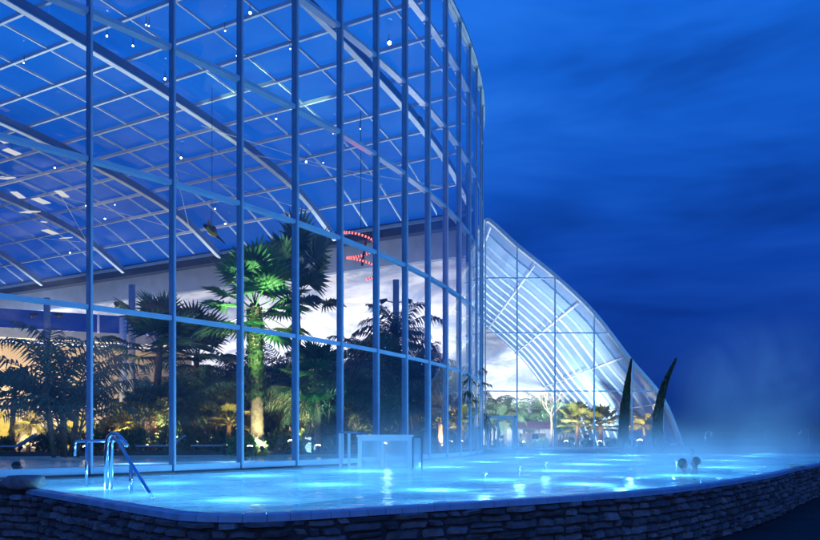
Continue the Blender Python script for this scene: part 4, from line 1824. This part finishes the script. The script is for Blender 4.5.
for i, (x, y, e) in enumerate([(-9.5, 15.5, 30), (-8, 20.5, 30), (-5.5, 22, 30), (-14, 19, 30), (-2.5, 24.5, 25)]):
    o = thing('underwater_lamp', 'round lamp shining on the floor of the indoor pool', 'pool lamp', (x, y, .3), 'underwater lamps of the indoor pool')
    mb = MB()
    mb.lathe([(.14, .0), (.14, .03), (.11, .045)], (x, y, .302), 14)
    mb.build('housing', M['chrome'], o)
    mb = MB()
    mb.lathe([(.10, .0), (.10, .02), (.05, .03)], (x, y, .348), 14)
    mb.build('lens', M['e_pool'], o)
    lamp('POINT', e * 7, (.3, .62, 1), (x, y, .55), o, size=.12)

# ------------------------------------------------------------------ bathers


def bather(x, y, wz, face, label, seed, scale=1.0):
    """head and shoulders out of the water, body below; face = heading the person looks (radians)"""
    o = thing('person', label, 'person', (x, y, wz))
    o.rotation_euler = (0, 0, face)
    bm = bmesh.new()
    # joints: x forward, z up, water at 0
    J = [((0, 0, -.62), .14), ((.0, 0, -.40), .14), ((0, 0, -.17), .15), ((0, 0, -.07), .07), ((.01, 0, .02), .058), ((.02, 0, .10), .088), ((.0, 0, .185), .098), ((.0, 0, .245), .062),
         ((.095, 0, .11), .035), ((.118, 0, .135), .017),
         ((0, .19, -.15), .062), ((.12, .24, -.36), .046), ((.34, .12, -.33), .036), ((.43, .08, -.32), .03),
         ((0, -.19, -.15), .062), ((.12, -.24, -.36), .046), ((.34, -.12, -.33), .036), ((.43, -.08, -.32), .03),
         ((.05, .1, -.66), .095), ((.36, .12, -.70), .06), ((.05, -.1, -.66), .095), ((.36, -.12, -.70), .06)]
    E_ = [(0, 1), (1, 2), (2, 3), (3, 4), (4, 5), (5, 6), (6, 7), (5, 8), (8, 9), (2, 10), (10, 11), (11, 12), (12, 13), (2, 14), (14, 15), (15, 16), (16, 17), (0, 18), (18, 19), (0, 20), (20, 21)]
    vs = [bm.verts.new(Vector(j[0]) * scale) for j in J]
    for a, c_ in E_:
        bm.edges.new((vs[a], vs[c_]))
    me = bpy.data.meshes.new('body')
    bm.to_mesh(me)
    bm.free()
    me.materials.append(M['skin'])
    ob = bpy.data.objects.new('body', me)
    COL.objects.link(ob)
    ob.parent = o
    sk = ob.modifiers.new('skin', 'SKIN')
    sk.use_smooth_shade = True
    for i, j in enumerate(J):
        me.skin_vertices[0].data[i].radius = (j[1] * scale, j[1] * scale)
    me.skin_vertices[0].data[0].use_root = True
    ss = ob.modifiers.new('sub', 'SUBSURF')
    ss.levels = 2
    ss.render_levels = 2
    # ears are part of the hair cap's edge; hair covers top and back of the skull
    mb = bmesh.new()
    bmesh.ops.create_icosphere(mb, subdivisions=3, radius=1)
    for v in mb.verts:
        n_ = 1 + .05 * mnoise.noise(v.co * 3 + Vector((seed, 0, 0)))
        q = v.co.copy()
        q.x = min(q.x, .55)
        if q.x > .1:
            q.z = max(q.z, .28)
        v.co = Vector((q.x * .118 * n_ - .012, q.y * .103 * n_, q.z * .125 * n_ + .175)) * scale
    me2 = bpy.data.meshes.new('hair')
    mb.to_mesh(me2)
    mb.free()
    for p in me2.polygons:
        p.use_smooth = True
    me2.materials.append(M['hair'])
    h = bpy.data.objects.new('hair', me2)
    COL.objects.link(h)
    h.parent = o
    return o


bather(6.47, 16.6, WZ, R(30), 'bather with dark wet hair up to the neck in the pool, nearest the stone wall', 1)
bather(7.3, 17.9, WZ, R(135), 'bather facing the nearest one, head just behind in the blue water', 2)
bather(12.1, 30, WZ, R(220), 'small distant bather alone near the far low wall', 3)
bather((17 - 410) * 14.9 / F, 14.9, 1.02, R(60), 'bather in the indoor pool close behind the glass', 4, .9)

# railing across the indoor pool edge
rl = thing('deck_railing', 'thin dark railing along the indoor deck below the gallery', 'railing', (-15, 26.8, 1.12))
b = MB()
b.tube([P(30, 447, 27), P(44, 440, 27), P(64, 440, 27)], .025, 6)
b.build('top_rail', M['darksteel'], rl)
for px, y0 in ((30, 447), (44, 440), (54, 440), (64, 440)):
    b = MB()
    q = P(px, y0, 27)
    b.tube([q, (q.x, q.y, 1.12)], .022, 6)
    b.build('post', M['darksteel'], rl)

# sun loungers on the indoor deck


def lounger(px, d, rz, label):
    x = (px - 410) * d / F
    o = thing('sun_lounger', label, 'sun lounger', (x, d, 1.12), 'loungers on the indoor deck')
    m3 = Matrix.Rotation(rz, 3, 'Z')

    def loc(v):
        return m3 @ Vector(v) + Vector((x, d, 1.12))
    mb = MB()
    mb.sweep([loc((-.9, 0, .34)), loc((.35, 0, .34))], .6, .06)
    mb.build('seat', M['bluegrey'], o)
    mb = MB()
    mb.sweep([loc((.36, 0, .35)), loc((.95, 0, .75))], .6, .06)
    mb.build('backrest', M['bluegrey'], o)
    for lx in (-.8, .3):
        for ly in (-.26, .26):
            mb = MB()
            mb.sweep([loc((lx, ly, 0)), loc((lx, ly, .31))], .05, .05, up=(1, 0, 0))
            mb.build('leg', M['darksteel'], o)


lounger(8, 26.2, R(10), 'reclined lounger at the left end of the indoor deck')
lounger(160, 27.6, R(25), 'reclined lounger behind the sloping steel rail, under palms')
lounger(214, 28.4, R(15), 'reclined lounger just left of the big palm trunk')

# small striped kiosk inside the vaulted house
ks = thing('kiosk', 'small kiosk with pinkish awning inside the vaulted house', 'kiosk', ((534 - 410) * 46 / F, 46, 1.155))
kx = (534 - 410) * 46 / F
b = MB()
b.box((kx, 46.6, 1.6), (1.6, .9, .9))
b.build('counter', M['trunk'], ks)
for k in range(6):
    b = MB()
    xx = kx - 1.25 + k * .42
    b.add([(xx, 45.6, 2.35), (xx + .41, 45.6, 2.35), (xx + .41, 46.9, 2.85), (xx, 46.9, 2.85), (xx, 45.6, 2.31), (xx + .41, 45.6, 2.31), (xx + .41, 46.9, 2.81), (xx, 46.9, 2.81)],
          [(0, 1, 2, 3), (7, 6, 5, 4), (0, 4, 5, 1), (1, 5, 6, 2), (2, 6, 7, 3), (3, 7, 4, 0)])
    b.build('awning_strip', M['pinkcloth'], ks)
for xx in (kx - 1.2, kx + 1.2):
    b = MB()
    b.tube([(xx, 45.7, 1.155), (xx, 45.7, 2.36)], .03, 6)
    b.build('post', M['white'], ks)
lamp('POINT', 10, (1, .4, .4), (kx, 46.0, 2.2), ks, size=.1)

# ------------------------------------------------------------------ steam over the warm water


def steam_mat(name, dens, scale, mode, base=(0, 0, 0), size=(1, 1, 1)):
    m, t, out = newmat(name)
    tcn = t.nodes.new('ShaderNodeTexCoord')
    mp_ = t.nodes.new('ShaderNodeMapping')
    mp_.inputs['Scale'].default_value = (1, 1, .8)
    t.links.new(tcn.outputs['Object'], mp_.inputs[0])
    nz = t.nodes.new('ShaderNodeTexNoise')
    nz.inputs['Scale'].default_value = scale
    nz.inputs['Detail'].default_value = 4
    nz.inputs['Roughness'].default_value = .55
    nz.inputs['Distortion'].default_value = .8
    t.links.new(mp_.outputs[0], nz.inputs['Vector'])
    mr = t.nodes.new('ShaderNodeMapRange')
    mr.inputs['From Min'].default_value = .42
    mr.inputs['From Max'].default_value = .72
    mr.inputs['To Min'].default_value = 0.06
    mr.inputs['To Max'].default_value = 1
    t.links.new(nz.outputs['Fac'], mr.inputs['Value'])
    sp = t.nodes.new('ShaderNodeSeparateXYZ')
    t.links.new(tcn.outputs['Generated'], sp.inputs[0])
    if mode == 'slab':
        f1 = t.nodes.new('ShaderNodeMapRange')
        f1.interpolation_type = 'SMOOTHSTEP'
        f1.inputs['From Min'].default_value = 1.0
        f1.inputs['From Max'].default_value = 0.0
        t.links.new(sp.outputs['Z'], f1.inputs['Value'])
        pw = t.nodes.new('ShaderNodeMath')
        pw.operation = 'POWER'
        pw.inputs[1].default_value = 2.0
        t.links.new(f1.outputs[0], pw.inputs[0])
        fac = pw.outputs[0]
    else:
        sb = t.nodes.new('ShaderNodeVectorMath')
        sb.operation = 'SUBTRACT'
        sb.inputs[1].default_value = (.5, .5, .5)
        t.links.new(tcn.outputs['Generated'], sb.inputs[0])
        ln = t.nodes.new('ShaderNodeVectorMath')
        ln.operation = 'LENGTH'
        t.links.new(sb.outputs[0], ln.inputs[0])
        f1 = t.nodes.new('ShaderNodeMapRange')
        f1.interpolation_type = 'SMOOTHSTEP'
        f1.inputs['From Min'].default_value = .48
        f1.inputs['From Max'].default_value = .08
        t.links.new(ln.outputs['Value'], f1.inputs['Value'])
        fac = f1.outputs[0]
    mu = t.nodes.new('ShaderNodeMath')
    mu.operation = 'MULTIPLY'
    t.links.new(mr.outputs[0], mu.inputs[0])
    t.links.new(fac, mu.inputs[1])
    m2 = t.nodes.new('ShaderNodeMath')
    m2.operation = 'MULTIPLY'
    m2.inputs[1].default_value = dens
    t.links.new(mu.outputs[0], m2.inputs[0])
    vs_ = t.nodes.new('ShaderNodeVolumeScatter')
    vs_.inputs['Color'].default_value = (.95, .98, 1, 1)
    vs_.inputs['Anisotropy'].default_value = .2
    t.links.new(m2.outputs[0], vs_.inputs['Density'])
    t.links.new(vs_.outputs[0], out.inputs['Volume'])
    return m


st_poly = [(1.5, 11.5), (5.0, 12.6), (9.4, 18.3), (13.0, 22.6), (20, 26), (34, 27), (34, 34.5), (15, 34.9), (13.5, 36.4), (4.3, 36.2), (4.25, 30)] + [(circ(a, CR + .6).x, circ(a, CR + .6).y) for a in (-22, -27, -32, -37)] + [(-2.0, 13.5)]
b = MB()
b.prism(st_poly, WZ + .02, WZ + 2.0)
o = b.build('steam', steam_mat('steam_low', .20, .35, 'slab'))
tag(o, kind='stuff')
b = MB()
bm = bmesh.new()
bmesh.ops.create_icosphere(bm, subdivisions=3, radius=1)
me = bpy.data.meshes.new('steam')
bm.to_mesh(me)
bm.free()
me.materials.append(steam_mat('steam_plume', .42, .9, 'ball'))
o = bpy.data.objects.new('steam', me)
COL.objects.link(o)
o.location = (15.6, 30.5, 4.0)
o.scale = (4.6, 3.6, 4.4)
tag(o, kind='stuff')

for o in bpy.data.objects:
    if '_org' in o:
        del o['_org']
